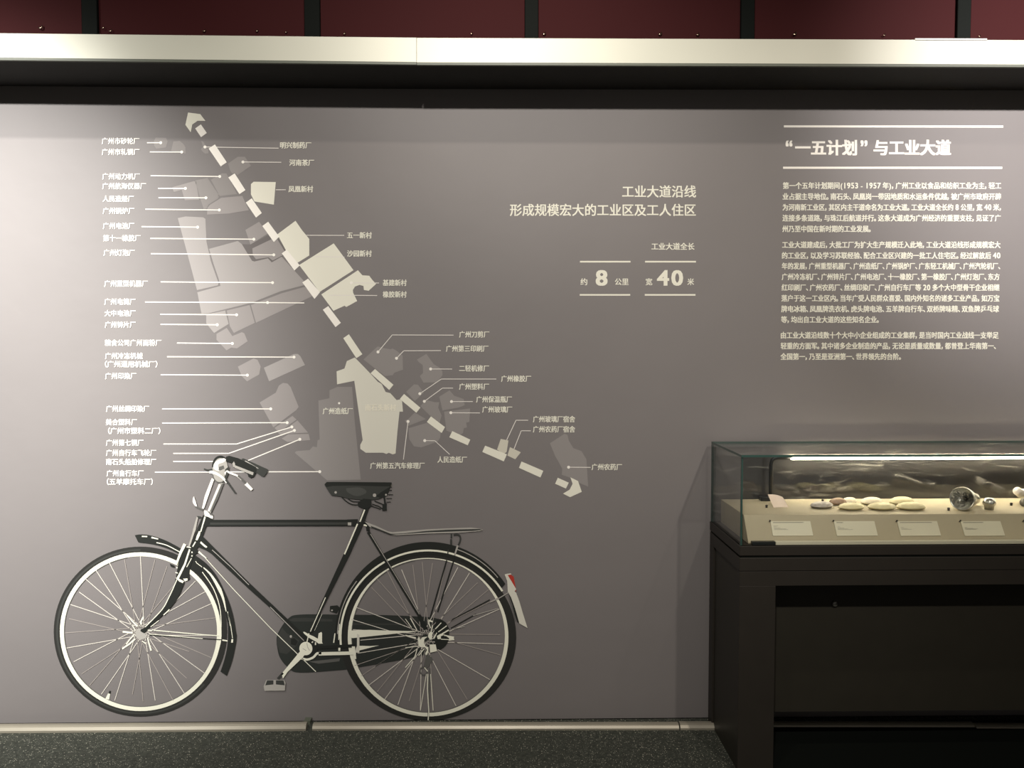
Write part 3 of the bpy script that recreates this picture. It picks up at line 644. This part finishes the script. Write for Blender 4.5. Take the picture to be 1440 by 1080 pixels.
# head tube, fork
ht = poly('head_tube', E_((500,850),(560,850),(620,900),(545,985),(540,1010))+F_((720,0),(655,180),(600,330),(560,380),(590,440),(540,470),(520,490),(440,720),(430,830),(440,890),(400,920),(240,880),(210,850),(250,620),(330,360),(450,350),(590,10))+E_((400,1070)), 'bk', 19, bk)
poly('highlight', F_((595,85),(625,85),(610,160),(570,240),(540,235),(560,160)), 'bcream', 19.4, ht)
strokes('highlight', [(E_((525,870),(470,1060)), 2.2, 1.6), (F_((540,260),(490,345)), 1.6), (F_((440,390),(360,640),(240,880)), 2.2, 3.2), (F_((470,540),(390,690)), 1.0), (F_((360,300),(290,440),(210,650)), 4.4, 2.6), (F_((390,350),(460,360)), 1.4), (F_((200,780),(240,790)), 1.4)], 'bcream', 19.5, ht)
for q in F_((480,440),(480,500),(225,700)): disc('bolt', q[0], q[1], 1, 1.2, 'bcream', 19.7, ht, 8)
poly('headset_cap', F_((200,870),(250,880),(345,930),(320,960),(260,930),(235,900)), 'bcream', 19.8, ht); poly('headset_cap', F_((330,885),(405,880),(405,915),(360,930)), 'bcream', 19.8, ht)
poly('brake_block', F_((105,630),(180,660),(180,700),(120,680)), 'bk', 19.4, ht)
rt = poly('pump_rod', E_((420,870),(440,870),(395,1080))+F_((560,0),(440,350),(415,345),(500,60),(520,0))+E_((360,1075)), 'lgrey', 18.6, bk)
poly('rod_cap', E_((420,860),(475,865),(470,890),(435,885)), 'bk2', 19.1, rt)
fk = poly('fork_blade', smoothpts(F_((200,880),(190,960),(150,1075)), 3)+smoothpts(G_((1060,0),(980,150),(850,300),(660,490),(600,530)), 5)+G_((568,545),(575,575),(630,605),(670,570))+smoothpts(G_((700,530),(860,380),(980,270),(1090,160),(1210,0)), 5)+F_((300,1080),(355,940),(240,890)), 'bk', 18, bk)
strokes('highlight', [(smoothpts(F_((230,890),(150,1075))+G_((1040,20),(960,170),(830,320),(650,500)), 4), 1.2)], 'bcream', 18.4, fk)
strokes('highlight', [(G_((1060,205),(960,300)), 1.4), (G_((880,390),(740,500)), .9)], 'bcream', 18.4, fk)
stroke('brake_cable', F_((590,430),(700,530),(1190,1075))+H_((0,440),(660,1075)), 1.05, 'bcream', 20, bk)
stroke('brake_cable', F_((590,430),(720,540)), 2.6, 'bcream', 20.1, bk, 1.5)
# stem and bars
st1 = poly('stem', E_((700,450),(765,440),(690,640),(600,820),(555,800)), 'lgrey', 19.8, bk)
poly('highlight', E_((700,455),(722,470),(580,800),(555,800)), 'white', 20, st1); poly('highlight', E_((735,455),(765,440),(690,640),(605,815),(590,800)), 'grey', 20, st1)
poly('stem', E_((610,380),(640,400),(510,770),(485,765),(520,610)), 'white', 19.8, bk)
poly('stem_nut', E_((510,790),(540,790),(580,830),(590,850),(625,860),(625,895),(600,890),(560,870),(520,860)), 'white', 20.2, bk)
strokes('lamp_bracket', [(E_((400,740),(500,785)), 2.2)], 'grey', 20.2, bk); poly('lamp_bracket', smoothpts(E_((383,610),(410,690),(425,740)), 3)+smoothpts(E_((400,735),(370,690),(370,640)), 3), 'white', 20.3, bk)
strokes('stem_nut', [(E_((590,820),(625,855)), 1.4)], 'grey', 20.4, bk)
hb = disc('bar_end', *E_((715,270))[0], 11, 18.5, 'lgrey', 20.5, bk); ORG[hb.name] = ORG[bk.name]
ring('bar_curve', *E_((720,235))[0], 12.0, 15.5, 9.2, 12, 'bk', 21, bk, 40, 185, 24)
poly('bar_face', smoothpts(E_((650,180),(700,150),(760,130),(790,150),(760,180),(700,200),(690,230),(700,260)), 3)+smoothpts(E_((700,290),(660,280),(630,250),(635,210)), 3), 'white', 21.1, bk)
poly('bar_face', E_((700,240),(760,220),(770,260),(720,285),(695,275)), 'grey', 21.2, bk)
poly('bar_face', E_((780,270),(830,230),(820,330),(790,400),(770,370)), 'bk2', 21.2, bk)
poly('bar_face', E_((770,310),(800,280),(780,350)), 'white', 21.4, bk)
ring('bar_ring', *E_((710,340))[0], 10, 11.5, 8.6, 10, 'grey', 20.9, bk, 180, 330, 20)
g2 = poly('hand_grip', E_((985,140),(1010,130),(1320,270),(1325,290),(1270,365),(1235,355),(1050,230)), 'bk2', 21.5, bk)
strokes('highlight', [(E_((1030,165),(1200,260)), 2.2, 1)], 'lgrey', 21.7, g2)
g1 = poly('hand_grip', E_((790,110),(830,98),(950,130),(1170,240),(1180,290),(1140,365),(1100,380),(1075,365),(1060,320),(880,240),(860,190),(790,170)), 'bk', 22, bk)
poly('highlight', E_((890,215),(910,220),(1140,310),(1130,345),(1070,320),(900,250)), 'lgrey', 22.3, g1)
poly('highlight', E_((880,240),(870,200),(890,170),(905,200),(905,240)), 'lgrey', 22.4, g1)
strokes('brake_lever', [(smoothpts(E_((580,300),(660,320),(740,370),(800,440)), 4), 4.2, 2.4)], 'white', 22, bk)
strokes('brake_lever', [(smoothpts(E_((510,265),(560,280),(620,272)), 3), 2, 2.5), (E_((785,400),(850,490),(910,575)), 2.6, 2)], 'bk2', 22.1, bk)
strokes('brake_lever', [(smoothpts(E_((800,290),(850,320),(930,350),(990,400)), 4), 2.6), (E_((1040,450),(1120,530)), 5, 4)], 'white', 22, bk)
strokes('brake_lever', [(E_((940,350),(990,395),(1045,450)), 2.4)], 'grey', 22.2, bk)
# saddle
sd = poly('saddle', J_((145,190),(175,160),(300,158),(995,165),(1000,180),(970,240),(930,330),(850,370),(780,385),(600,385),(450,370),(360,345),(235,330),(180,250)), 'bk2', 22, bk)
poly('saddle_top', J_((148,188),(178,160),(995,165),(985,215),(860,215),(500,205),(250,210),(170,225)), 'bk', 22.3, sd)
poly('saddle_top', J_((985,215),(940,330),(850,365),(800,340),(860,290)), 'bk', 22.3, sd)
poly('saddle_shine', smoothpts(J_((420,240),(600,230),(680,290),(560,340),(440,290),(420,240)), 4)[:-1], 'bk3', 22.4, sd)
for q, r in ((J_((288,292))[0], 1.8), (J_((780,328))[0], 2.5), (J_((925,322))[0], 1.4)): disc('rivet', *q, r, r, 'lgrey', 22.8, sd, 10)
strokes('saddle_spring', [(smoothpts(J_((360,345),(430,410),(500,445),(580,450)), 4), 1.3), (smoothpts(J_((440,365),(500,405),(590,410)), 4), 1.2), (J_((750,440),(830,465),(900,510)), 1.4), (J_((730,460),(860,505)), 1.2), (J_((780,400),(880,440),(900,500)), 1.4),
   (J_((960,265),(1000,265)), .9), (J_((950,320),(1015,320)), .9), (J_((930,368),(1000,368)), .9), (J_((930,415),(985,412)), .9), (J_((900,330),(915,440)), 2.6), (J_((975,225),(1000,225)), .9)], 'bk', 21.6, sd)
poly('spring_block', J_((880,440),(935,430),(935,520),(880,525)), 'bk', 22, sd)
poly('seat_post_clamp', J_((565,430),(600,395),(640,370),(740,380),(745,460),(715,490),(635,495),(575,470)), 'bk', 22.5, sd)
# carrier rack
rk = poly('carrier_rack', J_((655,660),(720,685),(800,715),(950,785),(1010,795))+K_((0,97),(200,88),(420,80),(500,90),(538,103),(500,115),(300,130),(0,138))+J_((1050,835),(980,825),(800,755),(720,730)), 'lgrey', 20.5, bk)
poly('rack_shadow', K_((0,112),(200,100),(500,93),(530,103),(440,112),(200,120),(0,126))+J_((1050,815),(985,815),(800,740),(730,715),(740,735),(980,828)), 'bk2', 20.8, rk)
strokes('rack_stay', [(K_((190,390),(35,930)), 1.9), (K_((270,350),(105,880)), 1.9)], 'bk', 20.6, rk)
strokes('rack_stay', [(K_((295,250),(265,345)), 2.6, 2)], 'lgrey', 20.9, rk)
strokes('rack_hook', [(K_((235,140),(235,180)), 2.4), (K_((232,190),(232,240)), 2.8), (smoothpts(K_((255,150),(290,145),(315,160),(320,200),(300,250)), 4), 2.4), (K_((205,290),(200,330)), 1.6)], 'bk2', 21, rk)
# mudguard stays at the rear
strokes('rear_stay', [(K_((600,765),(240,955)), 1.4), (K_((470,900),(230,1035)), 1.4)], 'bk', 20.4, bk); strokes('rear_stay', [(K_((780,695),(680,755),(600,790)), 1.3), (K_((680,848),(440,915)), 1.0), (K_((360,1020),(240,1045)), .9)], 'lgrey', 20.5, bk)
# cranks and pedal
poly('brake_bracket', H_((865,125),(970,115),(1010,150),(960,235),(860,200)), 'bk', 13.5, bk); disc('bracket_bolt', *H_((893,188))[0], 1.4, 1.2, 'lgrey', 14, bk, 8)
strokes('chain_stay', [(H_((640,730),(1230,700)), 4.5)], 'bk', 19.4, bk)
disc('crank_shadow', *H_((560,740))[0], 12.5, 13.5, 'bk', 19.5, bk)
strokes('lower_chain_stay', [(smoothpts(H_((450,880),(530,900),(620,870),(680,810),(740,812)), 4), 3.2), (H_((700,818),(1240,805)), 4.8)], 'bcream', 20, bk)
poly('crank_arm', H_((440,770),(500,830),(470,870),(250,1080))+D_((68,585),(60,560))+H_((185,1080)), 'bcream', 21, bk)
strokes('crank_arm', [(B_((1352,585),(1322,618)), 3)], 'bk2', 21, bk)
disc('bottom_bracket', *H_((515,740))[0], 9.2, 9.5, 'bcream', 21.2, bk)
strokes('crank_detail', [(H_((530,660),(540,720),(570,770)), .8), (H_((470,740),(520,770)), .8)], 'lgrey', 21.5, bk)
poly('gear_guard', H_((475,500),(500,500),(570,540),(620,560),(690,600),(700,520),(740,500),(750,520),(750,650),(760,670),(700,670),(660,640),(560,585),(490,525)), 'bcream', 21, bk)
strokes('cable_run', [(H_((560,520),(530,650)), 1.4), (H_((620,640),(600,655)), 1.6), (H_((655,650),(655,690)), 1.8)], 'bcream', 21.3, bk)
poly('reflector_strip', H_((1140,480),(1440,470))+D_((600,328),(790,332),(640,348),(440,369))+H_((1150,580)), 'bcream', 17, bk)
poly('reflector_strip', H_((1290,700),(1440,705))+D_((580,408),(470,436))+H_((1290,745)), 'bcream', 17, bk)
poly('chain_tensioner', H_((1255,525),(1290,545),(1290,800),(1230,800),(1240,740),(1255,700)), 'cream2', 20.6, bk)
poly('chain_tensioner', H_((1180,710),(1225,710),(1245,890),(1215,895)), 'bcream', 20.7, bk)
strokes('front_bolt', [(H_((995,480),(995,600)), 2), (H_((1000,730),(1000,775)), 2.8)], 'bcream', 20, bk)
pd = poly('pedal', B_((1258,625),(1358,625),(1366,640),(1362,685),(1248,686),(1243,660)), 'lgrey', 21.4, bk)
poly('pedal_rubber', B_((1262,627),(1298,627),(1298,650),(1252,655)), 'bk2', 21.6, pd); poly('pedal_rubber', B_((1312,627),(1355,627),(1362,655),(1312,650)), 'bk2', 21.6, pd)

# ------------------------------------------------------------------ display case
YF = -D+2.762; YB = -D+3.165          # front and back planes of the case
XA = P(1040, 800, YF).x               # left face
XB = XA+2.15
zb = P(1050, 768, YF).z               # underside of the glass
zg = P(1050, 640, YF).z               # top of the glass
Z = lambda py: P(1100, py, YF).z
tbm = thing('display_table', (XA+1.05, (YF+YB)/2, 0), 'dark brown display table with open front carrying the glass case', 'table')
obj('table_top', *box(XA, XB, YF, YB, Z(781.5), zb, .0015), 'cab', tbm)
obj('shadow_gap', *box(XA+.006, XB-.006, YF+.006, YB-.006, Z(784.5), Z(781.5)), 'post', tbm)
obj('upper_rail', *box(XA, XB, YF, YF+.03, Z(803), Z(784.5), .0015), 'cab', tbm)
obj('apron', *box(XA+.001, XB-.001, YF+.001, YF+.03, Z(824), Z(803.6), .001), 'cab', tbm)
lw = P(1090, 900, YF).x-XA
for xx in (XA, XB-lw):
    obj('leg', *box(xx+.001, xx+lw, YF+.001, YF+.03, 0, Z(824), .001), 'cab', tbm)
for xx, s in ((XA, 1), (XB, -1)):
    a, b = sorted((xx+s*.008, xx+s*.03))
    obj('side_panel', *box(a, b, YF+.03, YB-.002, 0.002, Z(803.6)), 'cab2', tbm)
    a, b = sorted((xx+s*.001, xx+s*.030))
    for q in ((YB-.055, YB),): obj('back_leg', *box(a, b, q[0], q[1], 0, Z(784.5), .001), 'cab', tbm)
    obj('side_rail', *box(a, b, YF+.03, YB-.055, Z(803), Z(784.5)), 'cab', tbm)
Zb = lambda py: P(1200, py, YB-.02).z
RP = YF+.140           # recessed front panel
zp = P(1200, 1000, RP).z
obj('recessed_panel', *box(XA+.03, XB-.03, RP, RP+.018, zp, Z(803.6)), 'cab2', tbm)
obj('bottom_board', *box(XA+.03, XB-.03, RP+.018, YB-.056, zp, zp+.018), 'cab', tbm)
obj('back_panel', *box(XA+.03, XB-.03, YB-.054, YB-.04, zp, Z(803.6)), 'cab', tbm)
c = P(1174, 849, RP-.006); mt = Matrix.Translation(c) @ Matrix.Rotation(PI/2, 4, 'X')
obj('floor_shade_board', *box(XA+lw, XB-lw, YF+.02, YB-.03, 0, .012), 'post', tbm)  # added near-black board, paints the deep shade on the floor under the table
tag(obj('lock', *join(lathe([(0, .006), (.008, .006), (.0105, .003), (.0105, -.004)], 20, mt)), 'lockm', tbm, smooth=True), 'small round grey lock')

gl = thing('glass_case', (XA+1.05, (YF+YB)/2, zb), 'long clear glass cover with green edges on the dark table', 'glass case')
T = .008
def pane(name, x0, x1, y0, y1, z0, z1, m='glass'):
    v, f = box(x0, x1, y0, y1, z0, z1)
    d = (x1-x0, y1-y0, z1-z0); thin = d.index(min(d))
    fm = []
    for q in f:
        pts = [v[i] for i in q]; flat = [max(p[a] for p in pts)-min(p[a] for p in pts) < 1e-9 for a in range(3)]
        fm.append(0 if flat[thin] else 1)
    return obj(name, v, f, m, gl, mats=[m, 'glassedge'], fm=fm)
pane('front_pane', XA+.003, XB-.003, YF+.002, YF+.002+T, zb, zg-T)
pane('back_pane', XA+.003, XB-.003, YB-.002-T, YB-.002, zb, zg-T, 'glassback')
pane('side_pane', XA+.003, XA+.003+T, YF+.002+T, YB-.002-T, zb, zg-T); pane('side_pane', XB-.003-T, XB-.003, YF+.002+T, YB-.002-T, zb, zg-T)
pane('top_pane', XA+.003, XB-.003, YF+.002, YB-.002, zg-T, zg)

# sloping plinth inside
yb_ = YB-.018; yf_ = -D+2.85; ys = -D+2.795
zd = P(1100, 724, yf_).z; zl = P(1100, 762, ys).z; x0 = P(1046, 724, yf_).x; x1 = XB-.03
prof = [(ys, zb+.001), (ys, zl), (yf_, zd), (yb_, zd), (yb_, zb+.001)]
vs = [(x0, a, b) for a, b in prof]+[(x1, a, b) for a, b in prof]; n = 5
fs_ = [(i, (i+1) % n, (i+1) % n+n, i+n) for i in range(n)]+[tuple(range(n-1, -1, -1)), tuple(range(n, 2*n))]
pl = tag(obj('display_plinth', vs, [tuple(reversed(q)) for q in fs_], 'deck', loc=((x0+x1)/2, yf_, zb)), 'beige plinth with sloping front inside the glass case', 'plinth')
es = P(1090, 766, YF+.02).x
tag(obj('edge_strip', *box(es, XB-.04, YF+.012, YF+.03, zb, zb+.012, .001), 'card', loc=((es+XB)/2, YF+.02, zb)), 'narrow cream strip along the inside front of the glass', 'strip')
tag(obj('black_block', *box(P(1057, 766, YF+.02).x, es-.001, YF+.012, YF+.03, zb, zb+.012, .001), 'arm', loc=(es-.03, YF+.02, zb)), 'short black block at the left end of the cream strip', 'block')

# strip light on a bent black arm
ya = YB-.05
ll = thing('strip_light', P(1085, 700, ya-.01), 'glowing strip light on a bent black arm inside the glass case', 'lamp')
za = P(1110, 643, ya).z
xl = P(1112, 643, ya).x; xr = XB-.15
xarm = P(1084, 680, ya).x
def armg(xc, xe):
    s = 1 if xe > xc else -1
    return tube([(xc, ya, zd), (xc, ya, za-.05), (xc, ya, za-.03), (xc+s*.004, ya, za-.013), (xc+s*.014, ya, za-.003), (xc+s*.03, ya, za), (xe, ya, za)], .0078, 12)
obj('arm', *armg(xarm, xl+.01), 'arm', ll, smooth=True); obj('arm', *armg(xr+.08, xr-.01), 'arm', ll, smooth=True)
bx0 = P(1069, 698, ya).x
obj('foot', *box(bx0, xarm+.012, ya-.012, ya+.02, zd, zd+.016, .002), 'arm', ll)
obj('housing', *box(xl, xr, ya-.009, ya+.009, za, za+.006, .001), 'alu', ll)
obj('tube', *box(xl, xr, ya-.010, ya+.009, za-.009, za-.0005, .002), 'led', ll)

# caption cards on the slope
sl = Vector((0, yf_-ys, zd-zl)).normalized(); nr = Vector((0, -sl.z, sl.y))
def on_slope(px, py):      # point of the sloping face seen at a pixel
    d = ray(px, py); o = Vector((0, -D, H)); p0 = Vector((0, ys, zl)); t = (p0-o).dot(nr)/d.dot(nr); return o+d*t
def card(k, x_tl, x_tr, lab, inks):
    tl = on_slope(x_tl, 733.5); tr = on_slope(x_tr, 733.5); hh = (on_slope(x_tl, 754)-tl).dot(-sl)
    wv = tr-tl; wv.z = 0; wv.y = 0
    c0 = tl+wv*.5-sl*hh
    t = thing('caption_card', c0, lab, 'caption card', 'caption cards on the slope')
    def bx(u0, u1, v0, v1, n0, n1):
        o = tl-sl*hh+nr*.0004
        vs = [o+wv*u+sl*hh*v_+nr*n_ for n_ in (n0, n1) for v_ in (v0, v1) for u in (u0, u1)]
        return vs, [(0, 2, 3, 1), (4, 5, 7, 6), (0, 1, 5, 4), (2, 6, 7, 3), (0, 4, 6, 2), (1, 3, 7, 5)]
    obj('card', *bx(0, 1, 0, 1, 0, .003), 'card', t)
    obj('lettering', *join(*[bx(u0, u1, v0, v1, .003, .0032) for u0, u1, v0, v1 in inks]), 'cardink', t)
    p = tl+nr*.001; q = Vector((-.003, 0, 0))
    obj('pin', *join(tube([p+q, p+q+nr*.008], .0015, 8), lathe([(0, .0115), (.0028, .010), (.0032, .0075), (.0018, .006)], 10, Matrix.Translation(p+q) @ nr.to_track_quat('Z', 'Y').to_matrix().to_4x4())), 'pin', t, smooth=True)
def inks(tw, rows):
    o = []; x = .06
    while x < tw: o.append((x, min(x+.03, tw), .885, .93)); x += .037
    for (v_, wd) in rows:
        x = .06
        while x < wd: o.append((x, x+.016, v_, v_+.022)); x += .023
    return o
card(0, 1083, 1139, 'caption card furthest left, below the small curled pinkish card', inks(.82, [(.66, .16), (.60, .12), (.52, .22), (.46, .34), (.41, .40)]))
card(1, 1172, 1229, 'caption card below the brown clam shell, with a very short heading', inks(.22, [(.60, .12), (.52, .2), (.46, .30), (.41, .42)]))
card(2, 1261, 1317, 'caption card below the rightmost yellow clam shell', inks(.86, [(.56, .12), (.49, .22), (.43, .3)]))
card(3, 1350, 1406, 'caption card below the chrome torch', inks(.56, [(.56, .12), (.50, .26), (.46, .38), (.42, .32)]))
card(4, 1439, 1495, 'caption card cut off by the right edge of the picture', inks(.56, [(.56, .12), (.50, .26)]))

def on_deck(px, py):
    return F(px, py, zd)
# curled card standing at the left
b0 = on_deck(1088, 714); b1 = on_deck(1109, 714)
b0.y = b1.y = b0.y
vs = []; N = 8
wd = b1.x-b0.x
for s in (0, 1):
    for j in range(5):
        for i in range(N+1):
            u = i/N; vv = j/4
            vs.append((b0.x+wd*u-.019*vv+.004*math.sin(u*PI)*vv, b0.y+.012*vv+.006*math.sin(u*PI)+s*.001, zd+.0005+(.048-.010*u*u*vv)*vv))
NN = (N+1)*5; fc = []
for s in (0, 1):
    for j in range(4):
        for i in range(N):
            a = s*NN+j*(N+1)+i; q = (a, a+1, a+N+2, a+N+1); fc.append(q if s == 0 else tuple(reversed(q)))
for i in range(N):
    a = i; fc.append((a, a+NN, a+NN+1, a+1)); a = 4*(N+1)+i; fc.append((a, a+1, a+NN+1, a+NN))
for j in range(4):
    a = j*(N+1); fc.append((a, a+N+1, a+N+1+NN, a+NN)); a = j*(N+1)+N; fc.append((a, a+NN, a+NN+N+1, a+N+1))
tag(obj('curled_card', vs, fc, 'photo', loc=(b0+b1)/2, smooth=False), 'small curled pinkish card standing beside the lamp arm', 'card')

# little dark pegs
for px, py, lab in ((1078, 714, 'dark peg left of the curled pinkish card'), (1157, 706, 'dark peg behind the grey striped clam shell'), (1334, 718, 'dark peg just left of the chrome torch'), (1422, 711, 'dark peg between the metal cap and the white tube')):
    c = on_deck(px, py)
    v, f = lathe([(0, 0), (.0038, 0), (.0045, .002), (.0038, .005), (.0052, .0075), (.0045, .0105), (0, .012)], 12, Matrix.Translation(c))
    tag(obj('peg', v, f, 'pin', loc=c, smooth=True), lab, 'peg', 'dark pegs on the plinth')

# clam shells lying flat: (left px, right px, bottom py, height px, material, label)
def shell(px0, px1, pyb, hpx, m, lab, rot):
    a = on_deck(px0, pyb); b = on_deck(px1, pyb); c = (a+b)/2; W = (b.x-a.x)/2; hh = hpx*(c.y+D)/FPX*.9; dp = W*.62
    c = c+Vector((0, dp*.55, 0)); t = thing('clam_shell', c, lab, 'shell', 'clam shells on the plinth')
    rz = Matrix.Rotation(rot, 3, 'Z')
    for name, sgn in (('upper_valve', 1), ('lower_valve', -1)):
        vs = []; fc = []; U = 30; V_ = 9
        for j in range(V_+1):
            r = j/V_
            for i in range(U):
                th = 2*PI*i/U
                # oval outline drawn out to a beak, with growth ridges
                ex = math.copysign(abs(math.cos(th))**.9, math.cos(th)); ey = math.copysign(abs(math.sin(th))**1.35, math.sin(th))*(1-.18*math.cos(th))
                rad = r*(1+.012*math.sin(22*th))
                zz = math.sqrt(max(0, 1-(r**1.9)))*(1+.05*math.sin(r*30))
                p = rz @ Vector((W*ex*rad+W*.14*(1-r), dp*ey*rad, 0))
                h0 = hh*.40
                vs.append(c+Vector((p.x, p.y, (h0+.0006+hh*.75*zz) if sgn > 0 else (h0-.0006-(h0-.0008)*zz))))
        for j in range(V_):
            for i in range(U):
                q = (j*U+i, j*U+(i+1) % U, (j+1)*U+(i+1) % U, (j+1)*U+i); fc.append(tuple(reversed(q)) if sgn > 0 else q)
        obj(name, vs, fc, m, t, smooth=True)
shell(1141, 1175, 715.5, 9, 'shell_g', 'grey striped clam shell, leftmost of the row', .1)
shell(1168, 1192, 711, 10, 'shell_b', 'dark reddish brown clam shell in the back row', -.2)
shell(1184, 1208, 709.5, 9, 'shell_w', 'pale mottled clam shell right behind the brown one', .25)
shell(1181, 1218, 718, 9.5, 'shell_y', 'greenish yellow clam shell in the front row, below the brown one', 0)
shell(1212, 1244, 710.5, 10, 'shell_w', 'pale clam shell in the middle of the back row', .1)
shell(1223, 1263, 718, 9.5, 'shell_y', 'yellow clam shell in the middle of the front row', -.08)
shell(1253, 1289, 711, 11, 'shell_y', 'yellow clam shell at the right end of the back row', .05)
shell(1264, 1305, 718, 10, 'shell_y', 'pale yellow clam shell at the right end of the front row, nearest the torch', -.1)

# chrome torch lying with its reflector to the front
cz = on_deck(1354, 718.5)
RH = .0435; cen = Vector((cz.x, cz.y+.005, zd+RH+.001))
dr = Vector((.72, .68, -.13)).normalized()
q = dr.to_track_quat('Z', 'Y').to_matrix().to_4x4(); mt = Matrix.Translation(cen) @ q
to = thing('chrome_torch', Vector((cen.x, cen.y, zd)), 'chrome torch lying with its round reflector facing the front', 'torch')
obj('head', *lathe([(RH*.90, -.004), (RH*.97, -.006), (RH, -.002), (RH, .008), (RH*.95, .012), (RH*.93, .03), (RH*.72, .052), (.021, .066), (.0205, .072)], 48, mt), 'chrome2', to, smooth=True)
obj('reflector', *lathe([(RH*.90, -.003), (RH*.86, .004), (RH*.72, .016), (RH*.5, .028), (RH*.28, .036), (RH*.16, .038), (.006, .046)], 48, mt), 'inner', to, smooth=True)
obj('bulb', *lathe([(0, .014), (.004, .016), (.0055, .021), (.0045, .028), (.0035, .04)], 20, mt), 'pin', to, smooth=True)
obj('body', *lathe([(.0205, .066), (.0185, .072), (.0185, .125), (.021, .128), (.021, .15), (.017, .156), (0, .156)], 32, mt), 'chrome2', to, smooth=True)
# small metal cap
c = on_deck(1394, 717.5); c.y += .014
def scal(r, z, k): return (r, z)
v, f = lathe([(.0, .0), (.016, 0), (.0165, .016), (.0205, .018), (.0215, .026), (.0185, .036), (.012, .0425), (.005, .044), (0, .0445)], 36, None)
v = [Vector((p.x*(1+(.05*math.cos(9*math.atan2(p.y, p.x)) if .012 < p.z < .038 else 0)), p.y*(1+(.05*math.cos(9*math.atan2(p.y, p.x)) if .012 < p.z < .038 else 0)), p.z))+c for p in v]
tag(obj('metal_cap', v, f, 'chrome2', loc=c, smooth=True), 'small rounded silver cap standing right of the chrome torch', 'cap')
# white tube at the right edge
c = on_deck(1432, 709); 
dr = Vector((.62, .35, -.30)).normalized()
cen = Vector((P(1430, 693, c.y).x, c.y, P(1430, 693, c.y).z)); cen.z = zd+.052
mt = Matrix.Translation(cen) @ dr.to_track_quat('Z', 'Y').to_matrix().to_4x4()
tu = thing('white_tube_torch', Vector((cen.x, cen.y, zd)), 'white tube leaning down at the right edge of the case', 'tube')
obj('body', *lathe([(0, -.004), (.012, -.003), (.016, .002), (.016, .10), (.014, .105), (0, .106)], 28, mt), 'tube', tu, smooth=True)
obj('collar', *lathe([(.0165, .03), (.019, .032), (.019, .06), (.0165, .062)], 28, mt), 'chrome2', tu, smooth=True)
c = on_deck(1441, 712)
v, f = lathe([(0, 0), (.010, 0), (.016, .006), (.018, .016), (.013, .028), (.006, .031), (0, .032)], 24, Matrix.Translation(c))
tag(obj('brown_knob', v, f, 'lockm', loc=c, smooth=True), 'round grey brown knob below the white tube at the right edge', 'knob')
